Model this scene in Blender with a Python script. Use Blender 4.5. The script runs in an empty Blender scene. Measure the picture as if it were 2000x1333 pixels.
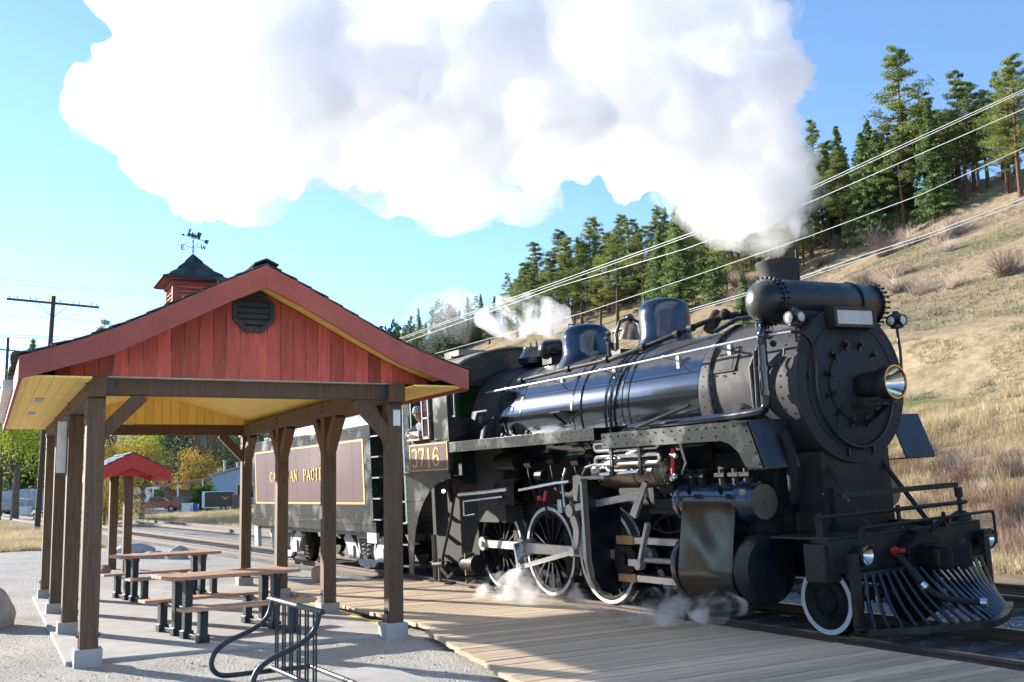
import bpy, bmesh, math, random
from mathutils import Vector, Matrix, noise
from math import radians as RAD, sin, cos, pi, sqrt, atan2
sc = bpy.context.scene
COL = sc.collection
# ------------------------------------------------ camera
CAMP = Vector((16.44, -10.446, 1.787)); FPX = 2020.2
def _cam():
    yaw, pitch, roll = RAD(-58.908), RAD(7.994), RAD(-1.296)
    f = Vector((sin(yaw)*cos(pitch), cos(yaw)*cos(pitch), sin(pitch)))
    r = Vector((cos(yaw), -sin(yaw), 0)); u = r.cross(f)
    r, u = cos(roll)*r+sin(roll)*u, -sin(roll)*r+cos(roll)*u
    return r, u, f
CR, CU, CF = _cam()
cd = bpy.data.cameras.new('camera'); cam = bpy.data.objects.new('camera', cd); COL.objects.link(cam)
cd.sensor_width = 36; cd.lens = FPX/2000*36; cd.clip_start = 0.1; cd.clip_end = 3000
m = Matrix((CR, CU, -CF)).transposed().to_4x4(); m.translation = CAMP
cam.matrix_world = m; sc.camera = cam
def at(u, v, d):
    "world point that the photo shows at pixel u, v, d metres deep"
    return CAMP + (CF + CR*((u-1000)/FPX) - CU*((v-666.5)/FPX))*d
# ------------------------------------------------ light
SUN_AZ, SUN_EL = RAD(24.8), RAD(16.4)
sd = Vector((-cos(SUN_AZ)*cos(SUN_EL), -sin(SUN_AZ)*cos(SUN_EL), sin(SUN_EL)))
w = bpy.data.worlds.new('World'); sc.world = w; w.use_nodes = True
nt = w.node_tree; bg = nt.nodes['Background']
sky = nt.nodes.new('ShaderNodeTexSky'); sky.sky_type = 'NISHITA'; sky.sun_disc = False
sky.sun_elevation = SUN_EL; sky.sun_rotation = atan2(sd.x, sd.y)
sky.altitude = 600; sky.air_density = 0.9; sky.dust_density = 0.07; sky.ozone_density = 3.3
nt.links.new(sky.outputs[0], bg.inputs[0]); bg.inputs[1].default_value = 0.118
sl = bpy.data.lights.new('sun', 'SUN'); sl.energy = 4.8; sl.angle = RAD(0.53); sl.color = (1, .93, .82)
so = bpy.data.objects.new('sun', sl); COL.objects.link(so)
so.rotation_euler = sd.to_track_quat('Z', 'Y').to_euler()
sc.view_settings.view_transform = 'Standard'; sc.view_settings.look = 'None'
sc.view_settings.exposure = 1.48; sc.view_settings.gamma = 1
sc.cycles.max_bounces = 44; sc.cycles.diffuse_bounces = 4; sc.cycles.glossy_bounces = 3
sc.cycles.volume_bounces = 40; sc.cycles.transparent_max_bounces = 16
sc.cycles.use_denoising = True; sc.cycles.sample_clamp_indirect = 6
sc.cycles.volume_step_rate = 2
# ------------------------------------------------ materials
def N(nt, t, **k):
    n = nt.nodes.new(t)
    for a, b in k.items(): setattr(n, a, b)
    return n
def mat(name, col, rough=.6, metal=0, var=.15, scale=6, bump=0, bscale=30, spec=.5, tone=False, stretch=None, coat=0, col2=None, dirt=0):
    m = bpy.data.materials.new(name); m.use_nodes = True; nt = m.node_tree; L = nt.links.new
    b = nt.nodes['Principled BSDF']; b.inputs['Roughness'].default_value = rough; b.inputs['Metallic'].default_value = metal
    b.inputs['Specular IOR Level'].default_value = spec; b.inputs['Coat Weight'].default_value = coat
    tc = N(nt, 'ShaderNodeTexCoord'); mp = N(nt, 'ShaderNodeMapping'); L(tc.outputs['Object'], mp.inputs[0])
    if stretch: mp.inputs['Scale'].default_value = stretch
    nz = N(nt, 'ShaderNodeTexNoise'); nz.inputs['Scale'].default_value = scale; nz.inputs['Detail'].default_value = 6; nz.inputs['Roughness'].default_value = .65
    L(mp.outputs[0], nz.inputs['Vector'])
    mx = N(nt, 'ShaderNodeMix', data_type='RGBA'); mr = N(nt, 'ShaderNodeMapRange')
    mr.inputs[1].default_value = .3; mr.inputs[2].default_value = .7
    L(nz.outputs[0], mr.inputs[0]); L(mr.outputs[0], mx.inputs[0])
    c2 = col2 or tuple(min(1, c*(1+var)) for c in col); c1 = col if col2 else tuple(c*(1-var) for c in col)
    mx.inputs[6].default_value = (*c1, 1); mx.inputs[7].default_value = (*c2, 1)
    out = mx.outputs[2]
    if tone:
        at_ = N(nt, 'ShaderNodeAttribute', attribute_name='tone')
        mm = N(nt, 'ShaderNodeMix', data_type='RGBA', blend_type='MULTIPLY'); mm.inputs[0].default_value = 1
        L(out, mm.inputs[6]); L(at_.outputs['Color'], mm.inputs[7]); out = mm.outputs[2]
    if dirt:
        n2 = N(nt, 'ShaderNodeTexNoise'); n2.inputs['Scale'].default_value = 2.2; n2.inputs['Detail'].default_value = 8
        L(tc.outputs['Object'], n2.inputs['Vector'])
        r2 = N(nt, 'ShaderNodeMapRange'); r2.inputs[1].default_value = .48; r2.inputs[2].default_value = .75; r2.inputs[4].default_value = dirt
        L(n2.outputs[0], r2.inputs[0]); md = N(nt, 'ShaderNodeMix', data_type='RGBA'); L(r2.outputs[0], md.inputs[0])
        L(out, md.inputs[6]); md.inputs[7].default_value = (.075, .06, .048, 1); out = md.outputs[2]
        rr = N(nt, 'ShaderNodeMapRange'); L(r2.outputs[0], rr.inputs[0]); rr.inputs[2].default_value = max(dirt, .01)
        rr.inputs[3].default_value = rough; rr.inputs[4].default_value = min(1, rough+.35); L(rr.outputs[0], b.inputs['Roughness'])
    L(out, b.inputs['Base Color'])
    if bump:
        n3 = N(nt, 'ShaderNodeTexNoise'); n3.inputs['Scale'].default_value = bscale; n3.inputs['Detail'].default_value = 5
        L(mp.outputs[0], n3.inputs['Vector']); bp = N(nt, 'ShaderNodeBump'); bp.inputs['Strength'].default_value = bump; bp.inputs['Distance'].default_value = .02
        L(n3.outputs[0], bp.inputs['Height']); L(bp.outputs[0], b.inputs['Normal'])
    m.diffuse_color = (*col, 1)
    return m
def glow(name, col, s):
    m = mat(name, col, .3); b = m.node_tree.nodes['Principled BSDF']; b.inputs['Emission Color'].default_value = (*col, 1); b.inputs['Emission Strength'].default_value = s; return m
M = {}
M['black'] = mat('black_paint', (.011, .012, .015), .3, dirt=.22, bump=.06)
M['gloss'] = mat('gloss_black', (.008, .012, .02), .1, coat=.6, dirt=.06)
M['under'] = mat('sooty_iron', (.009, .009, .010), .55, spec=.22, dirt=.3, bump=.3)
M['smoke'] = mat('graphite_paint', (.036, .037, .042), .6, spec=.22, var=.3, scale=2.2, bump=.1, bscale=14, dirt=.25)
M['steel'] = mat('rod_steel', (.50, .49, .48), .36, .75, scale=9, dirt=.35)
M['bright'] = mat('bright_steel', (.62, .63, .65), .25, .9, scale=9)
M['white'] = mat('white_tyre_paint', (.58, .60, .63), .5, scale=10, dirt=.2)
M['whitep'] = mat('white_paint', (.78, .78, .76), .5)
M['silver'] = mat('silver_paint', (.40, .41, .42), .5, .2, scale=7, dirt=.35)
M['maroon'] = mat('maroon_panel', (.135, .078, .088), .32, scale=1.2, var=.06)
M['gold'] = mat('gold_lettering', (.72, .46, .08), .45)
M['green'] = mat('green_paint', (.012, .15, .06), .45)
M['red'] = mat('red_paint', (.5, .02, .02), .4)
M['brass'] = mat('brass', (.75, .5, .2), .25, 1)
M['mirror'] = mat('lamp_reflector', (.85, .8, .68), .14, 1, var=.02)
M['lens'] = mat('lamp_lens', (.62, .6, .56), .15, 0)
M['dark'] = mat('dark_void', (.008, .008, .01), .8)
M['rub'] = mat('rubber', (.015, .015, .016), .8)
M['paper'] = mat('sign_paper', (.72, .74, .76), .4)
M['tank'] = mat('tank_bronze', (.18, .15, .115), .3, .7, scale=3)
M['post'] = mat('stained_timber', (.125, .075, .042), .75, var=.35, scale=5, stretch=(6, 6, .5), bump=.4, bscale=20, tone=True)
M['siding'] = mat('red_stained_boards', (.50, .095, .07), .7, var=.3, scale=4, stretch=(5, 5, .7), bump=.25, tone=True)
M['fascia'] = mat('red_painted_fascia', (.29, .075, .065), .75, var=.14, scale=3, stretch=(1, 1, 1), bump=.15)
M['yellow'] = mat('yellow_ceiling_boards', (.92, .64, .15), .6, var=.08, scale=4, stretch=(.4, 6, 6), tone=True)
M['shingle'] = mat('dark_green_shingles', (.035, .055, .055), .85, var=.3, scale=14, bump=.6, bscale=60, tone=True)
M['vent'] = mat('vent_black', (.02, .024, .03), .5)
M['conc'] = mat('concrete', (.38, .37, .355), .85, var=.2, scale=1.6, bump=.3, bscale=50)
M['deck'] = mat('deck_boards', (.53, .41, .28), .75, var=.2, scale=6, stretch=(6, .5, 6), bump=.35, bscale=20, tone=True)
M['cedar'] = mat('cedar_planks', (.50, .30, .20), .65, var=.2, scale=5, stretch=(8, 1, 8), bump=.15, tone=True)
M['iron'] = mat('dark_iron', (.035, .042, .05), .4, .3)
M['rock'] = mat('boulder_stone', (.44, .40, .345), .85, var=.25, scale=5, bump=.5, bscale=14)
M['yline'] = mat('yellow_line_paint', (.75, .52, .06), .7)
M['rail'] = mat('rail_rust', (.13, .085, .06), .7, bump=.2)
M['railtop'] = mat('rail_head', (.45, .43, .41), .3, .8)
M['tie'] = mat('tie_wood', (.10, .075, .058), .9, var=.3, bump=.5)
M['ballast'] = mat('ballast', (.22, .20, .185), .95, var=.5, scale=26, bump=1, bscale=40)
M['pole'] = mat('pole_wood', (.075, .05, .036), .85, var=.3, stretch=(6, 6, .5), bump=.3)
M['wire'] = mat('bare_aluminium_wire', (.55, .56, .57), .4, .5)
M['bark'] = mat('bark', (.13, .075, .045), .95, var=.4, bump=.8, bscale=12)
M['barkg'] = mat('grey_bark', (.13, .115, .10), .95, var=.4, bump=.8, bscale=12)
def leafmat(name, c, c2, tr=.42):
    m = bpy.data.materials.new(name); m.use_nodes = True; nt = m.node_tree; L = nt.links.new
    b = nt.nodes['Principled BSDF']; b.inputs['Roughness'].default_value = .7; b.inputs['Specular IOR Level'].default_value = .25
    oi = N(nt, 'ShaderNodeObjectInfo'); a = N(nt, 'ShaderNodeAttribute', attribute_name='tone')
    mx = N(nt, 'ShaderNodeMix', data_type='RGBA'); mx.inputs[6].default_value = (*c, 1); mx.inputs[7].default_value = (*c2, 1)
    ad = N(nt, 'ShaderNodeMath', operation='ADD'); L(a.outputs['Fac'], ad.inputs[0])
    ml = N(nt, 'ShaderNodeMath', operation='MULTIPLY'); L(oi.outputs['Random'], ml.inputs[0]); ml.inputs[1].default_value = .35; L(ml.outputs[0], ad.inputs[1])
    sb = N(nt, 'ShaderNodeMath', operation='SUBTRACT', use_clamp=True); L(ad.outputs[0], sb.inputs[0]); sb.inputs[1].default_value = .17
    L(sb.outputs[0], mx.inputs[0]); L(mx.outputs[2], b.inputs['Base Color'])
    t = N(nt, 'ShaderNodeBsdfTranslucent'); L(mx.outputs[2], t.inputs[0]); ms = N(nt, 'ShaderNodeMixShader'); ms.inputs[0].default_value = tr
    L(b.outputs[0], ms.inputs[1]); L(t.outputs[0], ms.inputs[2]); L(ms.outputs[0], nt.nodes['Material Output'].inputs[0]); return m
M['pine'] = leafmat('pine_needles', (.065, .11, .03), (.34, .38, .11))
M['fir'] = leafmat('fir_needles', (.05, .11, .04), (.27, .37, .13))
M['leafy'] = leafmat('yellow_green_leaves', (.16, .24, .03), (.46, .50, .08), .4)
M['leafo'] = leafmat('autumn_leaves', (.22, .18, .04), (.62, .42, .08), .4)
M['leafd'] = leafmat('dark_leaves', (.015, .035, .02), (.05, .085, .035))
M['straw'] = leafmat('dry_grass_blades', (.30, .23, .12), (.72, .60, .38), .3)
M['twig'] = leafmat('bare_twigs', (.20, .14, .115), (.46, .37, .30), 0)
M['twigr'] = leafmat('red_twigs', (.24, .10, .08), (.50, .38, .28), 0)
M['sage'] = leafmat('sagebrush', (.22, .20, .12), (.42, .38, .22), .2)
M['hedge'] = leafmat('hedge_leaves', (.02, .07, .015), (.07, .17, .03))
# ------------------------------------------------ mesh builder
class MB:
    def __init__(s): s.v = []; s.f = []; s.mi = []; s.tn = []; s.t = 1.0; s.m = 0; s.tr = None
    def add(s, vs, fs):
        o = len(s.v)
        s.v += [s.tr @ Vector(p) for p in vs] if s.tr else [Vector(p) for p in vs]
        for f in fs: s.f.append([i+o for i in f]); s.mi.append(s.m); s.tn.append(s.t)
    def box(s, x0, x1, y0, y1, z0, z1):
        s.add([(x0,y0,z0),(x1,y0,z0),(x1,y1,z0),(x0,y1,z0),(x0,y0,z1),(x1,y0,z1),(x1,y1,z1),(x0,y1,z1)],
              [(0,3,2,1),(4,5,6,7),(0,1,5,4),(1,2,6,5),(2,3,7,6),(3,0,4,7)]); return s
    def beam(s, a, b, w, h, up=(0,0,1), ext=0):
        a = Vector(a); b = Vector(b); d = (b-a).normalized(); a = a-d*ext; b = b+d*ext
        r = d.cross(Vector(up))
        if r.length < 1e-4: r = d.cross(Vector((1,0,0)))
        r.normalize(); u = r.cross(d)
        vs = [p+r*(w/2*i)+u*(h/2*j) for p in (a, b) for i, j in ((-1,-1),(1,-1),(1,1),(-1,1))]
        s.add(vs, [(0,1,2,3),(7,6,5,4),(0,4,5,1),(1,5,6,2),(2,6,7,3),(3,7,4,0)]); return s
    def lathe(s, prof, o, ax, n=24, a0=0, a1=2*pi, caps=True):
        "prof: list of (dist along axis, radius)"
        o = Vector(o); ax = Vector(ax).normalized(); t = Vector((0,0,1)) if abs(ax.z) < .9 else Vector((1,0,0))
        e1 = ax.cross(t).normalized(); e2 = ax.cross(e1); full = abs(a1-a0-2*pi) < 1e-6; k = n if full else n+1
        vs = [o+ax*d+(e1*cos(a0+(a1-a0)*i/n)+e2*sin(a0+(a1-a0)*i/n))*r for d, r in prof for i in range(k)]
        fs = []
        for j in range(len(prof)-1):
            for i in range(n):
                a = j*k+i; b = j*k+(i+1) % k; fs.append((a, b, b+k, a+k))
        if caps and full:
            if prof[0][1] > 1e-5: fs.append(tuple(range(k-1, -1, -1)))
            if prof[-1][1] > 1e-5: fs.append(tuple((len(prof)-1)*k+i for i in range(k)))
        s.add(vs, fs); return s
    def cyl(s, a, b, r, r2=None, n=12):
        a = Vector(a); b = Vector(b); s.lathe([(0, r), ((b-a).length, r if r2 is None else r2)], a, b-a, n); return s
    def tube(s, pts, r, n=8, closed=False):
        pts = [Vector(p) for p in pts]; vs = []; k = len(pts); rr = r if isinstance(r, (list, tuple)) else [r]*k
        t0 = (pts[1]-pts[0]).normalized(); nrm = t0.orthogonal().normalized()
        for i, p in enumerate(pts):
            if closed: t = (pts[(i+1) % k]-pts[i-1]).normalized()
            else: t = (pts[min(i+1, k-1)]-pts[max(i-1, 0)]).normalized()
            nrm = (nrm-t*nrm.dot(t)).normalized(); b = t.cross(nrm)
            vs += [p+(nrm*cos(2*pi*j/n)+b*sin(2*pi*j/n))*rr[i] for j in range(n)]
        fs = [(i*n+j, i*n+(j+1) % n, ((i+1) % k)*n+(j+1) % n, ((i+1) % k)*n+j) for i in range(k if closed else k-1) for j in range(n)]
        if not closed: fs += [tuple(range(n-1, -1, -1)), tuple((k-1)*n+j for j in range(n))]
        s.add(vs, fs); return s
    def stube(s, pts, r, n=8):
        P_ = [Vector(p) for p in pts]; o = []
        for i in range(len(P_)-1):
            p0, p1, p2, p3 = P_[max(i-1, 0)], P_[i], P_[i+1], P_[min(i+2, len(P_)-1)]
            for k in range(5):
                t = k/5; o.append(.5*((2*p1)+(p2-p0)*t+(2*p0-5*p1+4*p2-p3)*t*t+(3*p1-p0-3*p2+p3)*t**3))
        return s.tube(o+[P_[-1]], r, n)
    def prism(s, poly, o, eu, ev, th):
        "polygon in plane (eu, ev) at o, extruded by vector th"
        o = Vector(o); eu = Vector(eu); ev = Vector(ev); th = Vector(th); n = len(poly)
        vs = [o+eu*a+ev*b for a, b in poly]; vs += [p+th for p in vs]
        s.add(vs, [tuple(range(n-1, -1, -1)), tuple(range(n, 2*n))]+[(i, (i+1) % n, n+(i+1) % n, n+i) for i in range(n)]); return s
    def ball(s, c, r, n=10, sq=(1,1,1)):
        pr = [(-cos(pi*i/(n//2+1)), max(sin(pi*i/(n//2+1)), 1e-6)) for i in range(n//2+2)]
        c = Vector(c); vs = []; k = n
        for d, rad in pr:
            for i in range(k): vs.append((c.x+cos(2*pi*i/k)*rad*r*sq[0], c.y+sin(2*pi*i/k)*rad*r*sq[1], c.z+d*r*sq[2]))
        s.add(vs, [(j*k+i, j*k+(i+1) % k, (j+1)*k+(i+1) % k, (j+1)*k+i) for j in range(len(pr)-1) for i in range(k)]); return s
    def rivet(s, p, nrm, r=.016):
        p = Vector(p); nrm = Vector(nrm).normalized(); e = nrm.orthogonal().normalized(); g = nrm.cross(e)
        vs = [p+(e*cos(a*pi/3)+g*sin(a*pi/3))*r for a in range(6)]+[p+(e*cos(a*pi/3)+g*sin(a*pi/3))*r*.6+nrm*r*.7 for a in range(6)]
        s.add(vs, [tuple(range(6, 12))]+[(i, (i+1) % 6, 6+(i+1) % 6, 6+i) for i in range(6)]); return s
    def rivets(s, a, b, step, nrm, r=.016):
        a = Vector(a); b = Vector(b); n = max(1, int((b-a).length/step))
        for i in range(n+1): s.rivet(a+(b-a)*(i/n), nrm, r)
        return s
    def build(s, name, mats, parent=None, off=(0,0,0), bev=0, label=None, ang=38):
        me = bpy.data.meshes.new(name); o3 = Vector(off)
        me.from_pydata([p-o3 for p in s.v], [], s.f)
        if not isinstance(mats, (list, tuple)): mats = [mats]
        for q in mats: me.materials.append(M[q])
        me.polygons.foreach_set('material_index', s.mi)
        if any(abs(t-1) > 1e-6 for t in s.tn):
            a = me.attributes.new('tone', 'FLOAT', 'FACE'); a.data.foreach_set('value', s.tn)
        elif any('tone' in (n.attribute_name if n.type == 'ATTRIBUTE' else '') for q in mats for n in M[q].node_tree.nodes):
            a = me.attributes.new('tone', 'FLOAT', 'FACE'); a.data.foreach_set('value', [1.0]*len(s.f))
        me.validate(); me.update()
        bm = bmesh.new(); bm.from_mesh(me); bmesh.ops.recalc_face_normals(bm, faces=bm.faces); bm.to_mesh(me); bm.free()
        me.polygons.foreach_set('use_smooth', [True]*len(me.polygons)); me.set_sharp_from_angle(angle=RAD(ang))
        ob = bpy.data.objects.new(name, me); COL.objects.link(ob)
        if parent: ob.parent = parent
        if bev:
            b = ob.modifiers.new('bevel', 'BEVEL'); b.width = bev; b.segments = 2; b.limit_method = 'ANGLE'; b.angle_limit = RAD(40)
        if label: ob['label'] = label
        return ob
def tag(o, label=None, cat=None, group=None, kind=None):
    for k, v in (('label', label), ('category', cat), ('group', group), ('kind', kind)):
        if v: o[k] = v
    return o
def thing(name, label, cat, loc=(0,0,0), rot=(0,0,0), group=None):
    o = bpy.data.objects.new(name, None); COL.objects.link(o); o.location = loc; o.rotation_euler = rot; o.empty_display_size = .2
    return tag(o, label, cat, group)
def copy_tree(o, parent=None):
    c = o.copy(); COL.objects.link(c)
    if parent: c.parent = parent
    for ch in list(o.children): copy_tree(ch, c)
    return c
def hash2(*a): random.seed(hash(a) & 0xffffffff)
# serif letters as strokes on a 1 x 1.6 cell: (x0,y0,x1,y1,width)
T, H_ = .10, .22
GL = {
 'C': [('arc', .55, .8, .45, .72, 40, 320, H_), (.93, 1.05, .93, 1.42, T), (.9, .25, .9, .45, T)],
 'A': [(.08, .04, .5, 1.56, T), (.5, 1.56, .9, .04, H_), (.25, .55, .75, .55, T), (-.02, .04, .25, .04, T), (.7, .04, 1.05, .04, T)],
 'N': [(.15, .04, .15, 1.56, T), (.15, 1.5, .85, .1, H_), (.87, .04, .87, 1.56, T), (0, 1.56, .3, 1.56, T), (0, .04, .3, .04, T), (.72, 1.56, 1.02, 1.56, T)],
 'D': [(.2, .04, .2, 1.56, H_), ('arc', .3, .8, .62, .74, -90, 90, H_*.9), (.05, 1.56, .4, 1.56, T), (.05, .04, .4, .04, T)],
 'I': [(.5, .04, .5, 1.56, H_), (.28, 1.56, .72, 1.56, T), (.28, .04, .72, .04, T)],
 'P': [(.22, .04, .22, 1.56, H_), ('arc', .42, 1.17, .45, .37, -90, 90, H_*.8), (.1, 1.56, .45, 1.56, T), (.2, .8, .45, .8, T), (.05, .04, .42, .04, T)],
 'F': [(.22, .04, .22, 1.56, H_), (.1, 1.56, .92, 1.56, T), (.92, 1.56, .92, 1.2, T), (.22, .82, .65, .82, T), (.65, .68, .65, .98, T), (.05, .04, .42, .04, T)],
 '3': [('arc', .48, 1.18, .36, .36, -80, 150, H_), ('arc', .48, .44, .40, .40, -150, 80, H_)],
 '7': [(.1, 1.52, .92, 1.52, H_*.8), (.1, 1.52, .1, 1.2, T), (.88, 1.5, .42, .04, H_)],
 '1': [(.5, .04, .5, 1.56, H_*1.1), (.28, .04, .74, .04, T), (.5, 1.52, .28, 1.35, T)],
 '6': [('arc', .5, .48, .38, .42, 0, 360, H_), ('arc', .62, .75, .5, .8, 95, 190, H_*.9), ('arc', .62, 1.25, .22, .28, 0, 110, H_*.8)],
 'E': [(.2, .04, .2, 1.56, H_), (.2, 1.5, .9, 1.5, H_), (.2, .8, .75, .8, H_), (.2, .1, .9, .1, H_)],
 'W': [(.0, 1.56, .25, .04, H_), (.25, .04, .5, 1.2, T), (.5, 1.2, .75, .04, H_), (.75, .04, 1.0, 1.56, T)],
}
def text(mb, s, o, eu, ev, w, h, gap, nrm, th=.004):
    "write s: letter cell width w, height h"
    o = Vector(o); eu = Vector(eu); ev = Vector(ev); nrm = Vector(nrm); x = 0
    P = lambda a, b: o+eu*(x+a*w)+ev*(b*h/1.6)
    lay = 0
    for ch in s:
        for g in GL.get(ch, []):
            if g[0] == 'arc':
                _, cx, cy, rx, ry, a0, a1, wd = g; n = 14
                pts = []
                for i in range(n+1):
                    a = RAD(a0+(a1-a0)*i/n); k = .55+.45*abs(cos(a))
                    pts.append((P(cx+(rx-wd*k/2)*cos(a), cy+(ry-wd*k/2)*sin(a)), P(cx+(rx+wd*k/2)*cos(a), cy+(ry+wd*k/2)*sin(a))))
                vs = [q for p in pts for q in p]; vs = vs+[q+nrm*(th+lay) for q in vs]; k2 = 2*(n+1)
                fs = [(2*i, 2*i+1, 2*i+3, 2*i+2) for i in range(n)]; fs2 = [tuple(k2+q for q in f) for f in fs]
                sd_ = [(2*i+e, 2*i+2+e, k2+2*i+2+e, k2+2*i+e) for i in range(n) for e in (0, 1)]
                mb.add(vs, fs+fs2+sd_+[(0, 1, k2+1, k2), (k2-2, k2-1, 2*k2-1, 2*k2-2)])
            else:
                x0, y0, x1, y1, wd = g; a = P(x0, y0)+nrm*((th+lay)/2); b = P(x1, y1)+nrm*((th+lay)/2)
                mb.beam(a, b, wd*w, th+lay, up=nrm)
            lay += .0003
        x += w*(1+gap) if ch != ' ' else w*.9
    return mb
# ------------------------------------------------ terrain
def lerp_tab(t, x):
    if x <= t[0][0]: return t[0][1]
    for (a, p), (b, q) in zip(t, t[1:]):
        if x <= b: return p+(q-p)*(x-a)/(b-a)
    return t[-1][1]
def sst(x, a, b):
    t = max(0, min(1, (x-a)/(b-a))); return t*t*(3-2*t)
TP = [(-3, -.32), (1, -.36), (10, -.36), (14, -.1), (20, 1.27), (26, 3.2), (33, 6.4), (36, 7.2), (40, 10.6), (60, 17.8), (90, 29.9), (110, 39.8), (130, 43), (400, 70)]
TQ = [(36, -.36), (42, 1), (60, 12), (90, 27), (110, 39.8), (130, 43), (400, 70)]
def HT(x, y):
    k = sst(-x, 45, 100)
    z = lerp_tab(TP, y)*(1-k)+lerp_tab(TQ, y)*k
    s = sst(y, 12, 45)
    if s > 0:
        z += s*(noise.noise(Vector((x*.03, y*.03, 3)))*2.4+noise.noise(Vector((x*.11, y*.11, 1)))*.7+noise.noise(Vector((x*.5, y*.5, 8)))*.16)
    z += noise.noise(Vector((x*.15, y*.15, 5)))*.05
    d = -x-y*.25
    far = sst(d, 165, 420)
    z += far*(1-sst(y, 15, 70))*(30+10*noise.noise(Vector((x*.008, y*.008, 2))))+(sst(d, 165, 230)*3)*noise.noise(Vector((x*.03, y*.03, 2)))
    z += sst(-y, 90, 400)*30*(1-sst(x, -60, 60))
    return z
def axis(lst):
    r = []
    for a, b, st in lst:
        n = int((b-a)/st); r += [a+(b-a)*i/n for i in range(n)]
    return r+[lst[-1][1]]
def hit_ground(u, v, d0=8, d1=700):
    "where the photo's ray through u, v first meets the terrain"
    d = d0
    while d < d1:
        p = at(u, v, d)
        if p.z < HT(p.x, p.y): return p
        d *= 1.01
    return None
def structure(o): o['kind'] = 'structure'; return o
def terrain():
    xs = axis([(-1500, -420, 60), (-420, -120, 10), (-120, 24, 1.6), (24, 200, 11), (200, 900, 70)])
    ys = axis([(-900, -120, 60), (-120, -12, 9), (-12, 60, 1.0), (60, 130, 2.2), (130, 400, 18), (400, 1500, 90)])
    nx, ny = len(xs), len(ys); mb = MB()
    vs = [(x, y, HT(x, y)) for y in ys for x in xs]
    fs = [(j*nx+i, j*nx+i+1, (j+1)*nx+i+1, (j+1)*nx+i) for j in range(ny-1) for i in range(nx-1)]
    me = bpy.data.meshes.new('hillside'); me.from_pydata(vs, [], fs); me.polygons.foreach_set('use_smooth', [True]*len(fs))
    ca = me.color_attributes.new('Col', 'FLOAT_COLOR', 'POINT'); cols = []
    for (x, y, z) in vs:
        k = sst(-x, 45, 100)
        c = Vector((.42, .32, .20))                                    # dry grass
        up = Vector((.41, .305, .195))
        c = c.lerp(up, sst(y, 42, 60))
        g = noise.noise(Vector((x*.07, y*.09, 4)))
        c = c.lerp(Vector((.24, .215, .11)), min(1, max(0, g*2))*.7*sst(y, 40, 60))
        cut = sst(y+noise.noise(Vector((x*.2, y*.1, 0)))*1.5, 35.5, 37)*(1-sst(y+noise.noise(Vector((x*.15, 0, 0)))*2.5, 41, 44))*(1-k)
        c = c.lerp(Vector((.52, .405, .25)), cut)
        lg = sst(y, 32.5, 33.5)*(1-sst(y, 35, 36))*(1-k)
        c = c.lerp(Vector((.20, .25, .07)), lg*.8)
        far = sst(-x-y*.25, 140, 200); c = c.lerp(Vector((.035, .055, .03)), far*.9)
        lft = sst(-y, -60, 0)*sst(-x, 22, 30); c = c.lerp(Vector((.44, .36, .23)), lft*(1-far))
        cols += [c.x, c.y, c.z, 1]
    ca.data.foreach_set('color', cols)
    m = bpy.data.materials.new('hill_ground'); m.use_nodes = True; nt = m.node_tree; L = nt.links.new; b = nt.nodes['Principled BSDF']
    b.inputs['Roughness'].default_value = .95; b.inputs['Specular IOR Level'].default_value = .1
    a = N(nt, 'ShaderNodeAttribute', attribute_name='Col'); tc = N(nt, 'ShaderNodeTexCoord')
    n1 = N(nt, 'ShaderNodeTexNoise'); n1.inputs['Scale'].default_value = 1.3; n1.inputs['Detail'].default_value = 12; n1.inputs['Roughness'].default_value = .85; L(tc.outputs['Object'], n1.inputs['Vector'])
    n2 = N(nt, 'ShaderNodeTexNoise'); n2.inputs['Scale'].default_value = .22; n2.inputs['Detail'].default_value = 6; L(tc.outputs['Object'], n2.inputs['Vector'])
    r1 = N(nt, 'ShaderNodeMapRange'); r1.inputs[1].default_value = .33; r1.inputs[2].default_value = .67; r1.inputs[3].default_value = .42; r1.inputs[4].default_value = 1.5; L(n1.outputs[0], r1.inputs[0])
    mm = N(nt, 'ShaderNodeMix', data_type='RGBA', blend_type='MULTIPLY'); mm.inputs[0].default_value = 1; L(a.outputs['Color'], mm.inputs[6]); L(r1.outputs[0], mm.inputs[7])
    r2 = N(nt, 'ShaderNodeMapRange'); r2.inputs[1].default_value = .52; r2.inputs[2].default_value = .72; r2.inputs[4].default_value = .5; L(n2.outputs[0], r2.inputs[0])
    m2 = N(nt, 'ShaderNodeMix', data_type='RGBA'); L(r2.outputs[0], m2.inputs[0]); L(mm.outputs[2], m2.inputs[6]); m2.inputs[7].default_value = (.24, .17, .125, 1)
    L(m2.outputs[2], b.inputs['Base Color'])
    bp = N(nt, 'ShaderNodeBump'); bp.inputs['Strength'].default_value = .9; bp.inputs['Distance'].default_value = .35; L(n1.outputs[0], bp.inputs['Height']); L(bp.outputs[0], b.inputs['Normal'])
    me.materials.append(m); o = bpy.data.objects.new('hillside', me); COL.objects.link(o); structure(o)
terrain()
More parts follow.
